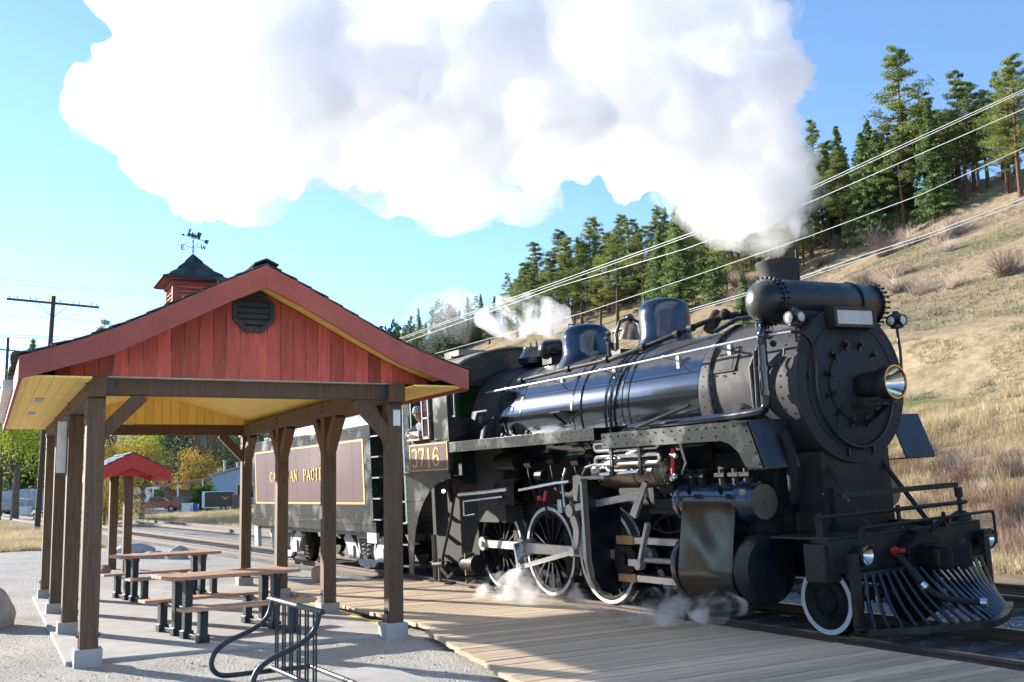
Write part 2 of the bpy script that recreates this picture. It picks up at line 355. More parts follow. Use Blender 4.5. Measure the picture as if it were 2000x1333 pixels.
# ------------------------------------------------ gravel yard
def gravelmat(name, c1, c2, sc_):
    m = bpy.data.materials.new(name); m.use_nodes = True; nt = m.node_tree; L = nt.links.new; b = nt.nodes['Principled BSDF']
    b.inputs['Roughness'].default_value = .95; b.inputs['Specular IOR Level'].default_value = .15; tc = N(nt, 'ShaderNodeTexCoord')
    vo = N(nt, 'ShaderNodeTexVoronoi'); vo.inputs['Scale'].default_value = sc_; L(tc.outputs['Object'], vo.inputs['Vector'])
    n1 = N(nt, 'ShaderNodeTexNoise'); n1.inputs['Scale'].default_value = 1.4; n1.inputs['Detail'].default_value = 10; n1.inputs['Roughness'].default_value = .8; L(tc.outputs['Object'], n1.inputs['Vector'])
    n2 = N(nt, 'ShaderNodeTexNoise'); n2.inputs['Scale'].default_value = 22; n2.inputs['Detail'].default_value = 6; L(tc.outputs['Object'], n2.inputs['Vector'])
    sx = N(nt, 'ShaderNodeSeparateColor'); L(vo.outputs['Color'], sx.inputs[0])
    a1 = N(nt, 'ShaderNodeMath', operation='MULTIPLY'); L(sx.outputs[0], a1.inputs[0]); a1.inputs[1].default_value = .45
    a2 = N(nt, 'ShaderNodeMath', operation='MULTIPLY_ADD'); L(n1.outputs[0], a2.inputs[0]); a2.inputs[1].default_value = .9; L(a1.outputs[0], a2.inputs[2])
    n4 = N(nt, 'ShaderNodeTexNoise'); n4.inputs['Scale'].default_value = .35; n4.inputs['Detail'].default_value = 7; n4.inputs['Distortion'].default_value = 1.2; L(tc.outputs['Object'], n4.inputs['Vector'])
    a3 = N(nt, 'ShaderNodeMath', operation='MULTIPLY_ADD'); L(n4.outputs[0], a3.inputs[0]); a3.inputs[1].default_value = .7; L(a2.outputs[0], a3.inputs[2])
    r = N(nt, 'ShaderNodeMapRange'); r.inputs[1].default_value = .72; r.inputs[2].default_value = 1.3; L(a3.outputs[0], r.inputs[0])
    mx = N(nt, 'ShaderNodeMix', data_type='RGBA'); mx.inputs[6].default_value = (*c1, 1); mx.inputs[7].default_value = (*c2, 1); L(r.outputs[0], mx.inputs[0]); L(mx.outputs[2], b.inputs['Base Color'])
    ad = N(nt, 'ShaderNodeMath', operation='MULTIPLY_ADD'); L(n2.outputs[0], ad.inputs[0]); ad.inputs[1].default_value = 2.4; L(vo.outputs['Distance'], ad.inputs[2])
    bp = N(nt, 'ShaderNodeBump'); bp.inputs['Strength'].default_value = 1; bp.inputs['Distance'].default_value = .024; L(ad.outputs[0], bp.inputs['Height']); L(bp.outputs[0], b.inputs['Normal'])
    return m
M['gravel'] = gravelmat('gravel', (.32, .30, .27), (.58, .56, .52), 55)
M['stones'] = gravelmat('ballast_stones', (.13, .12, .11), (.36, .34, .31), 16)
def gz(x, y): return -.13+.018*noise.noise(Vector((x*.8, y*.8, 0)))+.01*noise.noise(Vector((x*3, y*3, 0)))
def gravel():
    xs = axis([(-31, -6, .5), (-6, 12, .2), (12, 30, 1)]); ys = axis([(-45, -12, 1.5), (-12, -1.6, .2)])
    nx, ny = len(xs), len(ys); vs = []
    for y in ys:
        for x in xs:
            e = sst(-x, 24.5+1.5*noise.noise(Vector((0, y*.4, 0))), 27.5+1.5*noise.noise(Vector((5, y*.4, 0))))
            vs.append((x, y, gz(x, y)-e*.35))
    mb = MB(); mb.v = [Vector(v) for v in vs]
    for j in range(ny-1):
        for i in range(nx-1): mb.f.append([j*nx+i, j*nx+i+1, (j+1)*nx+i+1, (j+1)*nx+i]); mb.mi.append(0); mb.tn.append(1)
    structure(mb.build('gravel_ground', 'gravel', ang=80))
    # ballast bed under both tracks
    prof = [(-2.9, -.36), (-2.0, -.20), (-1.3, -.19), (1.4, -.15), (2.6, -.26), (3.4, -.24), (6.3, -.22), (7.4, -.37)]
    xs = axis([(-130, -30, 2), (-30, 16, .25), (16, 60, 4)]); mb = MB(); yy = []
    for (a, p), (b, q) in zip(prof, prof[1:]):
        k = max(1, int((b-a)/.2)); yy += [(a+(b-a)*i/k, p+(q-p)*i/k) for i in range(k)]
    yy.append(prof[-1]); ny = len(yy)
    for x in xs:
        for y, z in yy: mb.v.append(Vector((x, y, z+.018*noise.noise(Vector((x*4, y*4, 0))))))
    for i in range(len(xs)-1):
        for j in range(ny-1): mb.f.append([i*ny+j, (i+1)*ny+j, (i+1)*ny+j+1, i*ny+j+1]); mb.mi.append(0); mb.tn.append(1)
    structure(mb.build('track_bed', 'stones', ang=80))
    mb = MB(); q = [(-150, -14), (-146, 2), (-110, 14), (-82, 24), (-90, 42), (-118, 34), (-165, 20), (-185, -14)]
    vs = [(x, y, .0) for x, y in q]; mb.prism([(x, y) for x, y in q], (0, 0, -.33), (1,0,0), (0,1,0), (0, 0, .06)); structure(mb.build('road', 'gravel'))
gravel()
LEAN = RAD(2.366)
def track(name, y0, lab, lean, xa, xb, sx):
    t = thing(name, lab, 'railway track', (0, y0, 0), (lean, 0, 0))
    for y in (-.7525, .7525):
        mb = MB(); pr = [(-.065, -.155), (.065, -.155), (.065, -.14), (.012, -.12), (.012, -.045), (.036, -.035), (.036, -.004), (.03, 0), (-.03, 0), (-.036, -.004), (-.036, -.035), (-.012, -.045), (-.012, -.12), (-.065, -.14)]
        mb.prism(pr, (xa, y, 0), (0,1,0), (0,0,1), (xb-xa, 0, 0)); mb.m = 1; mb.box(xa, xb, y-.026, y+.026, -.001, .0015); mb.build('rail', ['rail', 'railtop'], t)
    first = None
    for i in range(int((sx[1]-sx[0])/.56)):
        if first is None: mb = MB(); mb.box(-.11, .11, -1.28, 1.28, -.30, -.157); first = mb.build('sleeper', 'tie', t, bev=.01); o = first
        else: o = first.copy(); COL.objects.link(o)
        o.location = (sx[0]+i*.56+random.uniform(-.03, .03), random.uniform(-.04, .04), random.uniform(-.01, .006))
    return t
random.seed(2)
track('railway_track', 0, 'rusty rails on wooden sleepers running beneath the steam locomotive', LEAN, -130, 45, (-42, 12))
track('railway_track', 4.85, 'empty second track of rusty rails beyond the locomotive, at the foot of the dry bank', 0, -130, 45, (-6, 14))
# ------------------------------------------------ boardwalk, pad, slab
random.seed(5)
mb = MB(); x = -3.3; i = 0
while x < 13.5:
    w_ = .138; near = -4.13-.02*x if x < 3.9 else -4.35-(x-3.9)*.235
    near = near-.0-random.uniform(0, .03) if x < 3.9 else near-random.uniform(0, .05)
    mb.t = random.uniform(.72, 1.18); z = -.012+random.uniform(-.004, .004)
    mb.box(x, x+w_, near, -1.32+random.uniform(-.01, .01), z-.05, z); x += w_+.012
mb.t = .6; mb.box(-3.2, 13.4, -4.0, -3.85, -.25, -.066); mb.box(-3.2, 13.4, -1.5, -1.36, -.25, -.066)
tag(mb.build('boardwalk', 'deck'), 'weathered plank boardwalk between the open pavilion and the track', 'boardwalk')
PAV = RAD(-4.07)
def pw(x, y, z=0): return Vector((x*cos(PAV)-y*sin(PAV), x*sin(PAV)+y*cos(PAV), z))
PO = Vector((-.3, -6.255, -.1))
mb = MB(); mb.box(-5.1, 3.92, -8.33, -4.2, -.3, -.085)
o = mb.build('concrete_pad', 'conc', off=PO, bev=.012); o.location = pw(*PO); o.rotation_euler.z = PAV; structure(o)
mb = MB(); mb.box(-5.1, 3.3, -4.24, -4.17, -.0845, -.0805)
o = mb.build('painted_line', 'yline', off=PO); o.location = pw(*PO); o.rotation_euler.z = PAV; tag(o, 'yellow safety line painted along the pad beside the boardwalk', 'painted line')
mb = MB(); mb.box(5.75, 8.2, -6.75, -5.72, -.28, -.095); o = mb.build('concrete_slab', 'conc', bev=.01); tag(o, 'pale concrete slab under the bicycle rack', 'concrete slab')
# ------------------------------------------------ pavilion
pav = thing('pavilion', 'open picnic pavilion with red board gable, timber posts, green shingled roof and cupola', 'pavilion', pw(*PO), (0, 0, PAV))
RP = [(0, 4.60), (.5, 4.36), (.95, 4.125), (1.35, 3.915), (1.7, 3.745), (2.05, 3.595), (2.4, 3.475), (2.71, 3.375)]
RC = -6.255; XF, XB = 4.62, -5.22
def PB(mb, name, m, bev=0, label=None, parent=None, ang=38): return mb.build(name, m, parent or pav, PO, bev, label, ang)
XS = [4.05, 1.14, -1.75, -4.66]; YL, YR = -8.11, -4.40
random.seed(9)
for yy in (YL, YR):
    for k, xx in enumerate(XS):
        mb = MB(); mb.t = random.uniform(.85, 1.15); top = 2.76 if k else 3.17
        sy = 1 if yy == YL else -1
        dx = .135 if yy == YL else .1; mb.box(xx-dx, xx+dx, yy-.1, yy+.1, .07, 2.925); PB(mb, 'post', 'post', .008)
        mb = MB(); mb.box(xx-.2, xx+.14, yy-.15, yy+.15, -.14 if k else -.2, .068); PB(mb, 'footing', 'conc', .012)
        mb = MB()
        for s in (-1, 1): mb.box(xx-.05, xx+.05, yy+s*.101, yy+s*.107, .069, .26); mb.cyl((xx, yy+s*.107, .2), (xx, yy+s*.13, .2), .015, n=6)
        PB(mb, 'post_bracket', 'iron')
for yy in (YL, YR):   # long beams
    mb = MB(); mb.box(-4.95, 4.26, yy-.105, yy+.105, 2.93, 3.165); PB(mb, 'eave_beam', 'post', .008)
for xx in (4.05, -4.66):
    mb = MB(); mb.t = .8; mb.box(xx-.09, xx+.09, YL+.11, YR-.11, 2.965, 3.163); PB(mb, 'gable_beam', 'post', .008)
for s, yy in ((1, YL+.115), (-1, YR-.115)): mb = MB(); mb.box(4.141, 4.147, min(yy, yy+s*.08), max(yy, yy+s*.08), 2.98, 3.15); PB(mb, 'corner_plate', 'iron')
# braces: along the eave beams and across the gable
for yy in (YL, YR):
    for k, xx in enumerate(XS):
        for s in (-1, 1):
            if (k == 0 and s == 1) or (k == 3 and s == -1): continue
            if yy == YL and k != 0 and s > 0: continue
            mb = MB(); mb.t = 1.1; mb.beam((xx+s*.03, yy, 2.36), (xx+s*.58, yy, 2.95), .19, .15, up=(0,1,0)); PB(mb, 'brace', 'post', .006)
        mb = MB()
        for s in (-1, 1):
            for a, b in ((-.04, 3.02), (.04, 3.02), (-.04, 3.1), (.04, 3.1), (-.04, 2.8), (.04, 2.7)): mb.rivet((xx+a, yy+s*(.108 if b > 2.95 else .101), b), (0, s, 0), .018)
            mb.box(xx-.07, xx+.07, yy+s*.106, yy+s*.108, 2.98, 3.14)
        PB(mb, 'bolts', 'iron')
for xx in (4.05, -4.66):
    for s, yy in ((1, YL), (-1, YR)):
        mb = MB(); mb.t = .9; mb.beam((xx, yy+s*.03, 2.46), (xx, yy+s*.52, 2.97), .16, .14, up=(1,0,0)); PB(mb, 'brace', 'post', .006)
def prof_z(d, off=0): return lerp_tab(RP, abs(d))+off
# roof deck, shingles
mb = MB()
for s in (-1, 1):
    for (a, p), (b, q) in zip(RP, RP[1:]):
        vs = [(XF-.03, RC+s*a, p-.04), (XF-.03, RC+s*b, q-.04), (XB+.03, RC+s*b, q-.04), (XB+.03, RC+s*a, p-.04)]
        vs += [(x, y, z-.03) for x, y, z in vs]
        mb.add(vs, [(0,1,2,3),(7,6,5,4),(0,4,5,1),(1,5,6,2),(2,6,7,3),(3,7,4,0)])
PB(mb, 'roof_deck', 'fascia')
mb = MB(); random.seed(4)
for s in (-1, 1):
    d = 2.78; row = 0
    while d > .02:
        x = XB-.02-(row % 2)*.12; d2 = max(0, d-.24)
        while x < XF+.02:
            w_ = random.uniform(.2, .34); x1 = min(x+w_, XF+.03)
            mb.t = random.uniform(.6, 1.5); lift = .015+random.uniform(0, .012); e = random.uniform(-.015, .015)
            a = (RC+s*(d+e), prof_z(d)-.025+lift); b = (RC+s*d2, prof_z(d2)-.02)
            vs = [(x, a[0], a[1]), (x1-.006, a[0], a[1]), (x1-.006, b[0], b[1]), (x, b[0], b[1])]; vs += [(p, q, r-.02) for p, q, r in vs]
            mb.add(vs, [(0,1,2,3),(7,6,5,4),(0,4,5,1),(1,5,6,2),(2,6,7,3),(3,7,4,0)]); x = x1
        d -= .2; row += 1
x = XB-.02
while x < XF+.04:
    mb.t = random.uniform(.7, 1.4)
    for s in (-1, 1): mb.beam((x, RC+s*.075, 4.595), (min(x+.26, XF+.04), RC+s*.075, 4.60), .17, .016, up=(0, s*.45, 1))
    x += .2
PB(mb, 'shingles', 'shingle')
# fascias (rake boards front and back, eave boards)
for xx, t in ((XF, .04), (XB, -.04)):
    for s in (-1, 1):
        mb = MB(); top = [(s*a, p-.045) for a, p in RP]
        bots = [(2.71, 3.07), (2.4, 3.165), (1.75, 3.375), (1.15, 3.685), (.45, 4.06), (0, 4.27)]
        mb.prism(top+[(s*a, p) for a, p in bots], (xx, RC, 0), (0,1,0), (0,0,1), (t, 0, 0)); PB(mb, 'rake_board', 'fascia', .004)
for s in (-1, 1):
    mb = MB(); y0 = RC+s*2.71; mb.box(XB, XF, min(y0, y0-s*.035), max(y0, y0-s*.035), 3.06, 3.33); PB(mb, 'eave_board', 'fascia')
# gutter end seen white at the far left eave
mb = MB(); mb.box(-4.9, 2.2, RC-2.83, RC-2.712, 3.2, 3.31); PB(mb, 'gutter', 'whitep')
# ceiling boards, soffits
mb = MB(); random.seed(3)
for s in (-1, 1):
    ds = [0, .15]
    d = 0
    while d < 1.95:
        d2 = min(d+.135, 1.95); mb.t = random.uniform(.94, 1.04)
        za, zb = 3.80-.30*d, 3.80-.30*d2
        vs = [(4.15, RC+s*d, za), (4.15, RC+s*(d2-.004), zb), (-4.6, RC+s*(d2-.004), zb), (-4.6, RC+s*d, za)]; vs += [(x, y, z+.02) for x, y, z in vs]
        mb.add(vs, [(0,1,2,3),(7,6,5,4),(0,4,5,1),(1,5,6,2),(2,6,7,3),(3,7,4,0)]); d = d2
    a = 1.95; 
    while a < 2.66:
        b = min(a+.13, 2.67); mb.t = random.uniform(.94, 1.04); y0, y1 = sorted((RC+s*a, RC+s*(b-.004))); mb.box(XB+.01, XF-.005, y0, y1, 3.105, 3.125); a = b
for x0, x1 in ((4.18, XF-.01), (XB+.01, -4.78)):
    for s in (-1, 1):
        for (a, p), (b, q) in zip(RP, RP[1:]):
            if a > 2.1: continue
            mb.t = 1; vs = [(x0, RC+s*a, p-.26), (x1, RC+s*a, p-.26), (x1, RC+s*b, max(3.13, q-.26)), (x0, RC+s*b, max(3.13, q-.26))]; vs += [(x, y, z+.02) for x, y, z in vs]
            mb.add(vs, [(0,1,2,3),(7,6,5,4),(0,4,5,1),(1,5,6,2),(2,6,7,3),(3,7,4,0)])
PB(mb, 'ceiling', 'yellow')
for xx in (1.6, -1.0): mb = MB(); mb.box(xx-.28, xx+.28, RC-2.42, RC-2.32, 3.094, 3.103); PB(mb, 'soffit_vent', 'silver')
# gable siding
for xx, mt_, nm in ((4.16, 'siding', 'gable_boards'), (-4.60, 'yellow', 'inner_gable_boards'), (-4.75, 'siding', 'gable_boards')):
    mb = MB(); random.seed(7); y = -2.32
    while y < 2.32:
        w_ = .165+random.uniform(-.01, .012); y1 = min(y+w_, 2.32); k = random.random(); mb.t = .55+.75*k if mt_ == 'siding' else random.uniform(.9, 1.05); dx = random.uniform(0, .006) if mt_ == 'siding' else random.uniform(0, .003)
        za, zb = (max(3.18, prof_z(q)-.27) for q in (y, y1-.006)); ym = (y+y1)/2
        pl = [(y, 3.175), (y1-.006, 3.175), (y1-.006, zb)]+([(0, prof_z(0)-.27)] if y < 0 < y1 else [])+[(y, za)]
        mb.prism(pl, (xx, RC, 0), (0,1,0), (0,0,1), (.018+dx, 0, 0)); y = y1
    PB(mb, nm, mt_)
mb = MB(); mb.prism([(-2.3, 3.172), (2.3, 3.172)]+[(s*a, max(3.19, p-.29)) for s, a, p in [(1, a, p) for a, p in reversed(RP) if a < 2.2]+[(-1, a, p) for a, p in RP if 0 < a < 2.2]], (-4.66, RC, 0), (0,1,0), (0,0,1), (.03, 0, 0)); PB(mb, 'gable_frame', 'dark')
mb = MB(); mb.box(4.14, 4.20, RC-1.75, RC+1.75, 3.166, 3.178); PB(mb, 'drip_flashing', 'silver')
# octagon vent
vn = MB(); oc = lambda r: [(r*cos(RAD(22.5+45*i)), r*sin(RAD(22.5+45*i))) for i in range(8)]
vc = (4.19, RC-.05, 4.04)
for i in range(8):
    a, b = oc(.285)[i], oc(.285)[(i+1) % 8]; c, d = oc(.225)[(i+1) % 8], oc(.225)[i]; vn.prism([a, b, c, d], vc, (0,1,0), (0,0,1), (.03, 0, 0))
vo_ = PB(vn, 'gable_vent', 'vent', .003)
vn = MB(); vn.prism(oc(.23), (vc[0]-.004, vc[1], vc[2]), (0,1,0), (0,0,1), (.006, 0, 0))
for k in range(6):
    z = vc[2]-.19+k*.075; h = sqrt(max(0, .215**2-(z+.02-vc[2])**2)); vn.beam((vc[0]+.012, vc[1]-h, z+.02), (vc[0]+.012, vc[1]+h, z+.02), .028, .008, up=(-.8, 0, 1))
PB(vn, 'louvre', 'vent', parent=vo_)
vo_.children[0].location = (0, 0, 0)
# cupola and weathervane
cx, cy = -.55, RC
cu = MB(); cu.box(cx-.36, cx+.36, cy-.36, cy+.36, 4.3, 5.25); cu.m = 1
for s in (-1, 1):
    for t in (-1, 1): cu.box(cx+s*.33-.045, cx+s*.33+.045, cy+t*.33-.045, cy+t*.33+.045, 4.3, 5.24)
cu.box(cx-.4, cx+.4, cy-.4, cy+.4, 5.19, 5.254)
co = PB(cu, 'cupola', ['siding', 'fascia'])
lv = MB()
for k in range(10):
    z = 4.5+k*.07
    for s in (-1, 1): lv.beam((cx-.28, cy+s*.368, z), (cx+.28, cy+s*.368, z), .05, .01, up=(0, s, 1)); lv.beam((cx+s*.368, cy-.28, z), (cx+s*.368, cy+.28, z), .05, .01, up=(s, 0, 1))
PB(lv, 'cupola_louvre', 'fascia')
cr = MB(); random.seed(8); PRF = [(.55, 5.28), (.42, 5.37), (.28, 5.49), (.14, 5.64), (0, 5.81)]
for (a, p), (b, q) in zip(PRF, PRF[1:]):
    for i in range(4):
        ca_, sa_ = cos(i*pi/2), sin(i*pi/2); n = 4
        for k in range(n):
            cr.t = random.uniform(.6, 1.5); t0, t1 = -1+2*k/n, -1+2*(k+1)/n; dz = random.uniform(.01, .03)
            R4 = lambda u, v: (cx+ca_*u-sa_*v, cy+sa_*u+ca_*v)
            pts = [(a*1.02, a*t0*1.02, p+dz-.01), (a*1.02, a*t1*1.02, p+dz-.01), (b*.98, b*t1*.98, q), (b*.98, b*t0*.98, q)]
            vs = [(*R4(u, v), z) for u, v, z in pts]; vs += [(x, y, z-.025) for x, y, z in vs]
            cr.add(vs, [(0,1,2,3),(7,6,5,4),(0,4,5,1),(1,5,6,2),(2,6,7,3),(3,7,4,0)])
PB(cr, 'cupola_roof', 'shingle')
cr = MB(); cr.box(cx-.53, cx+.53, cy-.53, cy+.53, 5.255, 5.275); PB(cr, 'cupola_soffit', 'fascia')
wv = MB(); Z = 5.6; wx, wy = cx, cy; VS = len(wv.v)
wv.cyl((wx, wy, Z-.02), (wx, wy, Z+.55), .011, n=6); wv.ball((wx, wy, Z+.1), .03, 8)
S = Vector((.35, .94, 0)).normalized(); SX = Vector((S.y, -S.x, 0))
wpt = lambda a, z: Vector((wx, wy, z))+S*a
pts = [wpt(-.17+.34*i/16, Z+.19+.018*sin(i/16*4*pi)) for i in range(17)]; wv.tube(pts, .008, 5)
text(wv, 'E', wpt(-.30, Z+.13), S, (0,0,1), .11, .13, 0, SX, .008); text(wv, 'W', wpt(.19, Z+.13), S, (0,0,1), .13, .13, 0, SX, .008)
S2 = Vector((.94, -.35, 0)); wv.tube([Vector((wx, wy, Z+.19))-S2*.2, Vector((wx, wy, Z+.19))+S2*.2], .008, 5)
A = Vector((wx, wy, Z+.43)); D_ = (S*.94+Vector((0, 0, -.30))).normalized(); Uv = SX.cross(D_); Uv = Uv if Uv.z > 0 else -Uv
wv.beam(A-D_*.27, A+D_*.30, .014, .014, up=Uv); wv.prism([(0, 0), (.07, .04), (.07, -.04)], A-D_*.31, D_, Uv, SX*.008)
wv.prism([(0, 0), (.05, .05), (.13, .05), (.1, 0), (.13, -.05), (.05, -.05)], A+D_*.27, D_, Uv, SX*.008)
eng = [(-.17, .03), (-.17, .075), (-.15, .075), (-.16, .16), (-.175, .19), (-.10, .19), (-.115, .16), (-.12, .085), (-.07, .085), (-.07, .13), (-.045, .13), (-.045, .085), (.0, .085), (.0, .12), (.03, .12), (.03, .085), (.06, .085), (.06, .16), (.045, .175), (.17, .175), (.16, .16), (.16, .05), (.17, .03)]
wv.prism(eng, A, D_, Uv, SX*.01)
for k in range(4): wv.cyl(A+D_*(-.12+k*.085)+Uv*.03-SX*.002, A+D_*(-.12+k*.085)+Uv*.03+SX*.012, .033, n=10)
for a, b in ((-.16, .30), (.1, .27), (-.02, .33)): wv.ball(wpt(a, Z+b), .018, 6)
wv.v = [Vector((wx, wy, 5.6))+(p-Vector((wx, wy, 5.6)))*.68+Vector((0, 0, .19)) for p in wv.v]; PB(wv, 'weathervane', 'iron')
# notices on the posts
mb = MB(); mb.box(.98, 1.00, YL-.23, YL-.11, 2.12, 2.85)
n1 = PB(mb, 'notice_board', 'paper')
mb = MB(); mb.box(4.155, 4.158, YR-.03, YR+.07, 2.62, 2.83); PB(mb, 'paper_notice', 'paper')
mb = MB(); mb.box(1.0, 1.16, YR-.106, YR-.102, 1.35, 1.55); PB(mb, 'paper_notice', 'paper')
# ------------------------------------------------ steam locomotive (x forward, y away from the platform, z up from the rails)
M['domes'] = mat('polished_dome', (.035, .05, .075), .12, .7, var=.1, scale=3, dirt=.15)
M['vale'] = mat('green_black_plate', (.015, .022, .025), .26, .1, var=.2, scale=5, dirt=.1, bump=.1)
M['satin'] = mat('satin_cylinder_black', (.010, .011, .015), .32, dirt=.12)
M['tblack'] = mat('tender_black_paint', (.014, .019, .022), .24, dirt=.06, bump=.05)
M['roofp'] = mat('cab_roof_paint', (.23, .20, .175), .7, scale=5, dirt=.3)
M['winwood'] = mat('varnished_window_wood', (.27, .17, .15), .5)
M['brassd'] = mat('worn_bronze', (.36, .20, .10), .45, .5, scale=9)
M['bluegloss'] = mat('blue_black_gloss', (.015, .03, .055), .18, .1, coat=.5)
M['tankd'] = mat('bronze_brown_cover', (.15, .12, .085), .5, .3, scale=5)
M['jacket'] = mat('rumpled_steel_jacket', (.105, .095, .078), .2, .9, var=.1, scale=2)
M['dirtyblack'] = mat('weathered_black', (.022, .019, .017), .5, spec=.3, dirt=.3, bump=.2)
M['hair'] = mat('grey_hair', (.2, .18, .16), .9)
M['skin'] = mat('skin', (.50, .27, .19), .55, var=.06); M['cloth'] = mat('grey_shirt', (.24, .24, .28), .9, bump=.3); M['denim'] = mat('blue_overalls', (.06, .14, .33), .9, bump=.3); M['cap'] = mat('grey_cap', (.42, .40, .38), .9, bump=.2)
M['bunk'] = mat('oil_bunker_paint', (.05, .065, .08), .3, .35, scale=2, dirt=.3)
M['lamp'] = glow('cab_lamp_glow', (1,.55,.2), 6)
g = bpy.data.materials.new('window_glass'); g.use_nodes = True; gb = g.node_tree.nodes['Principled BSDF']; gb.inputs['Base Color'].default_value = (.05, .06, .07, 1); gb.inputs['Roughness'].default_value = .05; gb.inputs['Alpha'].default_value = .75; M['glass'] = g
loco = thing('steam_locomotive', 'black steam locomotive numbered 3716 with polished boiler and white rimmed wheels, steaming beside the boardwalk', 'steam locomotive', (0,0,0), (LEAN, 0, 0))
def P(mb, name, m, parent=None, label=None, bev=0, ang=38): return mb.build(name, m, parent or loco, (0,0,0), bev, label, ang)
BZ = 2.965
def ring(mb, x, r, w, h=.012): mb.lathe([(0, r), (0, r+h), (w, r+h), (w, r)], (x, 0, BZ), (1,0,0), 56, caps=False)
# boiler cladding material: rougher grey-brown on top, polished on the flanks
m = mat('polished_cladding', (.12, .14, .17), .09, .9, var=.06, scale=2.5, bump=.035, bscale=3.0)
nt = m.node_tree; L = nt.links.new; b = nt.nodes['Principled BSDF']; tc = N(nt, 'ShaderNodeTexCoord'); sx = N(nt, 'ShaderNodeSeparateXYZ'); L(tc.outputs['Object'], sx.inputs[0])
nz = N(nt, 'ShaderNodeTexNoise'); nz.inputs['Scale'].default_value = 3; nz.inputs['Detail'].default_value = 5; L(tc.outputs['Object'], nz.inputs['Vector'])
ma = N(nt, 'ShaderNodeMath', operation='MULTIPLY_ADD'); L(nz.outputs[0], ma.inputs[0]); ma.inputs[1].default_value = .12; L(sx.outputs['Z'], ma.inputs[2])
mr = N(nt, 'ShaderNodeMapRange'); mr.inputs[1].default_value = 3.53; mr.inputs[2].default_value = 3.60; L(ma.outputs[0], mr.inputs[0])
old = b.inputs['Base Color'].links[0].from_socket; mx = N(nt, 'ShaderNodeMix', data_type='RGBA'); L(mr.outputs[0], mx.inputs[0]); L(old, mx.inputs[6]); mx.inputs[7].default_value = (.06, .054, .052, 1); L(mx.outputs[2], b.inputs['Base Color'])
for sock, a, c in (('Roughness', .10, .38), ('Metallic', .92, .15)):
    r = N(nt, 'ShaderNodeMapRange'); r.inputs[3].default_value = a; r.inputs[4].default_value = c; L(mr.outputs[0], r.inputs[0]); L(r.outputs[0], b.inputs[sock])
M['clad'] = m
mb = MB(); mb.lathe([(0, .99), (2.6, .985), (2.601, .965), (5.42, .945)], (.38, 0, BZ), (1,0,0), 72, caps=False); P(mb, 'boiler', 'clad')
mb = MB(); mb.lathe([(0, 1.06), (.5, 1.06), (.83, 1.0)], (-.45, 0, BZ), (1,0,0), 64); mb.box(-.45, .55, -1.02, 1.02, 1.2, 2.9); P(mb, 'firebox', 'smoke')
for x, w in ((.36, .07), (1.15, .05), (2.72, .06), (4.0, .05), (4.16, .05), (5.74, .08)): mb = MB(); ring(mb, x, .99 if x < 1 else (.987 if x < 2.9 else .958 if x < 5 else .95), w, .008); P(mb, 'boiler_band', 'gloss')
mb = MB(); mb.lathe([(0, .955), (0, .97), (1.72, .965), (1.72, .98), (1.76, .98)], (5.78, 0, BZ), (1,0,0), 72, caps=False); sb = P(mb, 'smokebox', 'smoke')
mb = MB()
for x in (5.86, 5.97, 7.28, 7.42):
    for i in range(44):
        a = 2*pi*i/44+(.07 if x in (5.97, 7.42) else 0); mb.rivet((x, .967*cos(a), BZ+.967*sin(a)), (0, cos(a), sin(a)), .014)
P(mb, 'rivets', 'smoke', sb)
mb = MB(); mb.lathe([(0, .98), (.012, .975), (.02, .78), (.035, .76), (.045, .0)], (7.54, 0, BZ), (1,0,0), 72, caps=False)
for i in range(48):
    a = 2*pi*i/48; mb.rivet((7.553, .93*cos(a), BZ+.93*sin(a)), (1,0,0), .016)
mb.lathe([(0, .80), (.03, .80), (.03, .77), (0, .77)], (7.55, 0, BZ), (1,0,0), 64, caps=False)
sf = P(mb, 'smokebox_front', 'smoke')
mb = MB(); mb.lathe([(0, .46), (.03, .46), (.05, .43), (.09, .25), (.1, 0)], (7.58, 0, BZ), (1,0,0), 48, caps=False); P(mb, 'smokebox_door', 'smoke')
for i in range(12):
    mb = MB(); a = 2*pi*i/12+.26; c, s = cos(a), sin(a); mb.beam((7.63, .40*c, BZ+.40*s), (7.63, .56*c, BZ+.56*s), .05, .025, up=(1,0,0)); mb.cyl((7.6, .5*c, BZ+.5*s), (7.68, .5*c, BZ+.5*s), .025, n=6); P(mb, 'door_dog', 'black')
for y, z in ((-.2, -.84), (.25, -.82), (-.34, -.5), (-.78, .1)): mb = MB(); mb.beam((7.57, y, BZ+z-.05), (7.57, y, BZ+z+.05), .03, .05); P(mb, 'rail_bracket', 'black')
# headlight
mb = MB(); mb.lathe([(0, .13), (.06, .15), (.30, .165), (.40, .205), (.52, .215), (.55, .215), (.55, .19)], (7.66, 0, 2.93), (1,0,0), 40, caps=False); mb.lathe([(0, .0), (.0, .13)], (7.66, 0, 2.93), (1,0,0), 40, caps=False)
mb.box(7.6, 8.15, -.17, .17, 2.665, 2.70); mb.box(7.85, 8.2, -.06, .1, 2.68, 2.74); mb.beam((7.62, -.1, 2.45), (8.0, -.1, 2.68), .03, .05); mb.beam((7.62, .1, 2.45), (8.0, .1, 2.68), .03, .05)
hl = P(mb, 'headlight', 'black')
mb = MB(); mb.lathe([(0, .03), (.03, .08), (.09, .14), (.19, .188)], (8.0, 0, 2.93), (1,0,0), 36, caps=False); P(mb, 'reflector', 'mirror', hl)
mb = MB(); mb.lathe([(0, .195), (.02, .205), (.02, .188)], (8.2, 0, 2.93), (1,0,0), 36, caps=False); mb.ball((8.03, 0, 2.93), .03, 8); P(mb, 'lamp_rim', 'brass', hl)
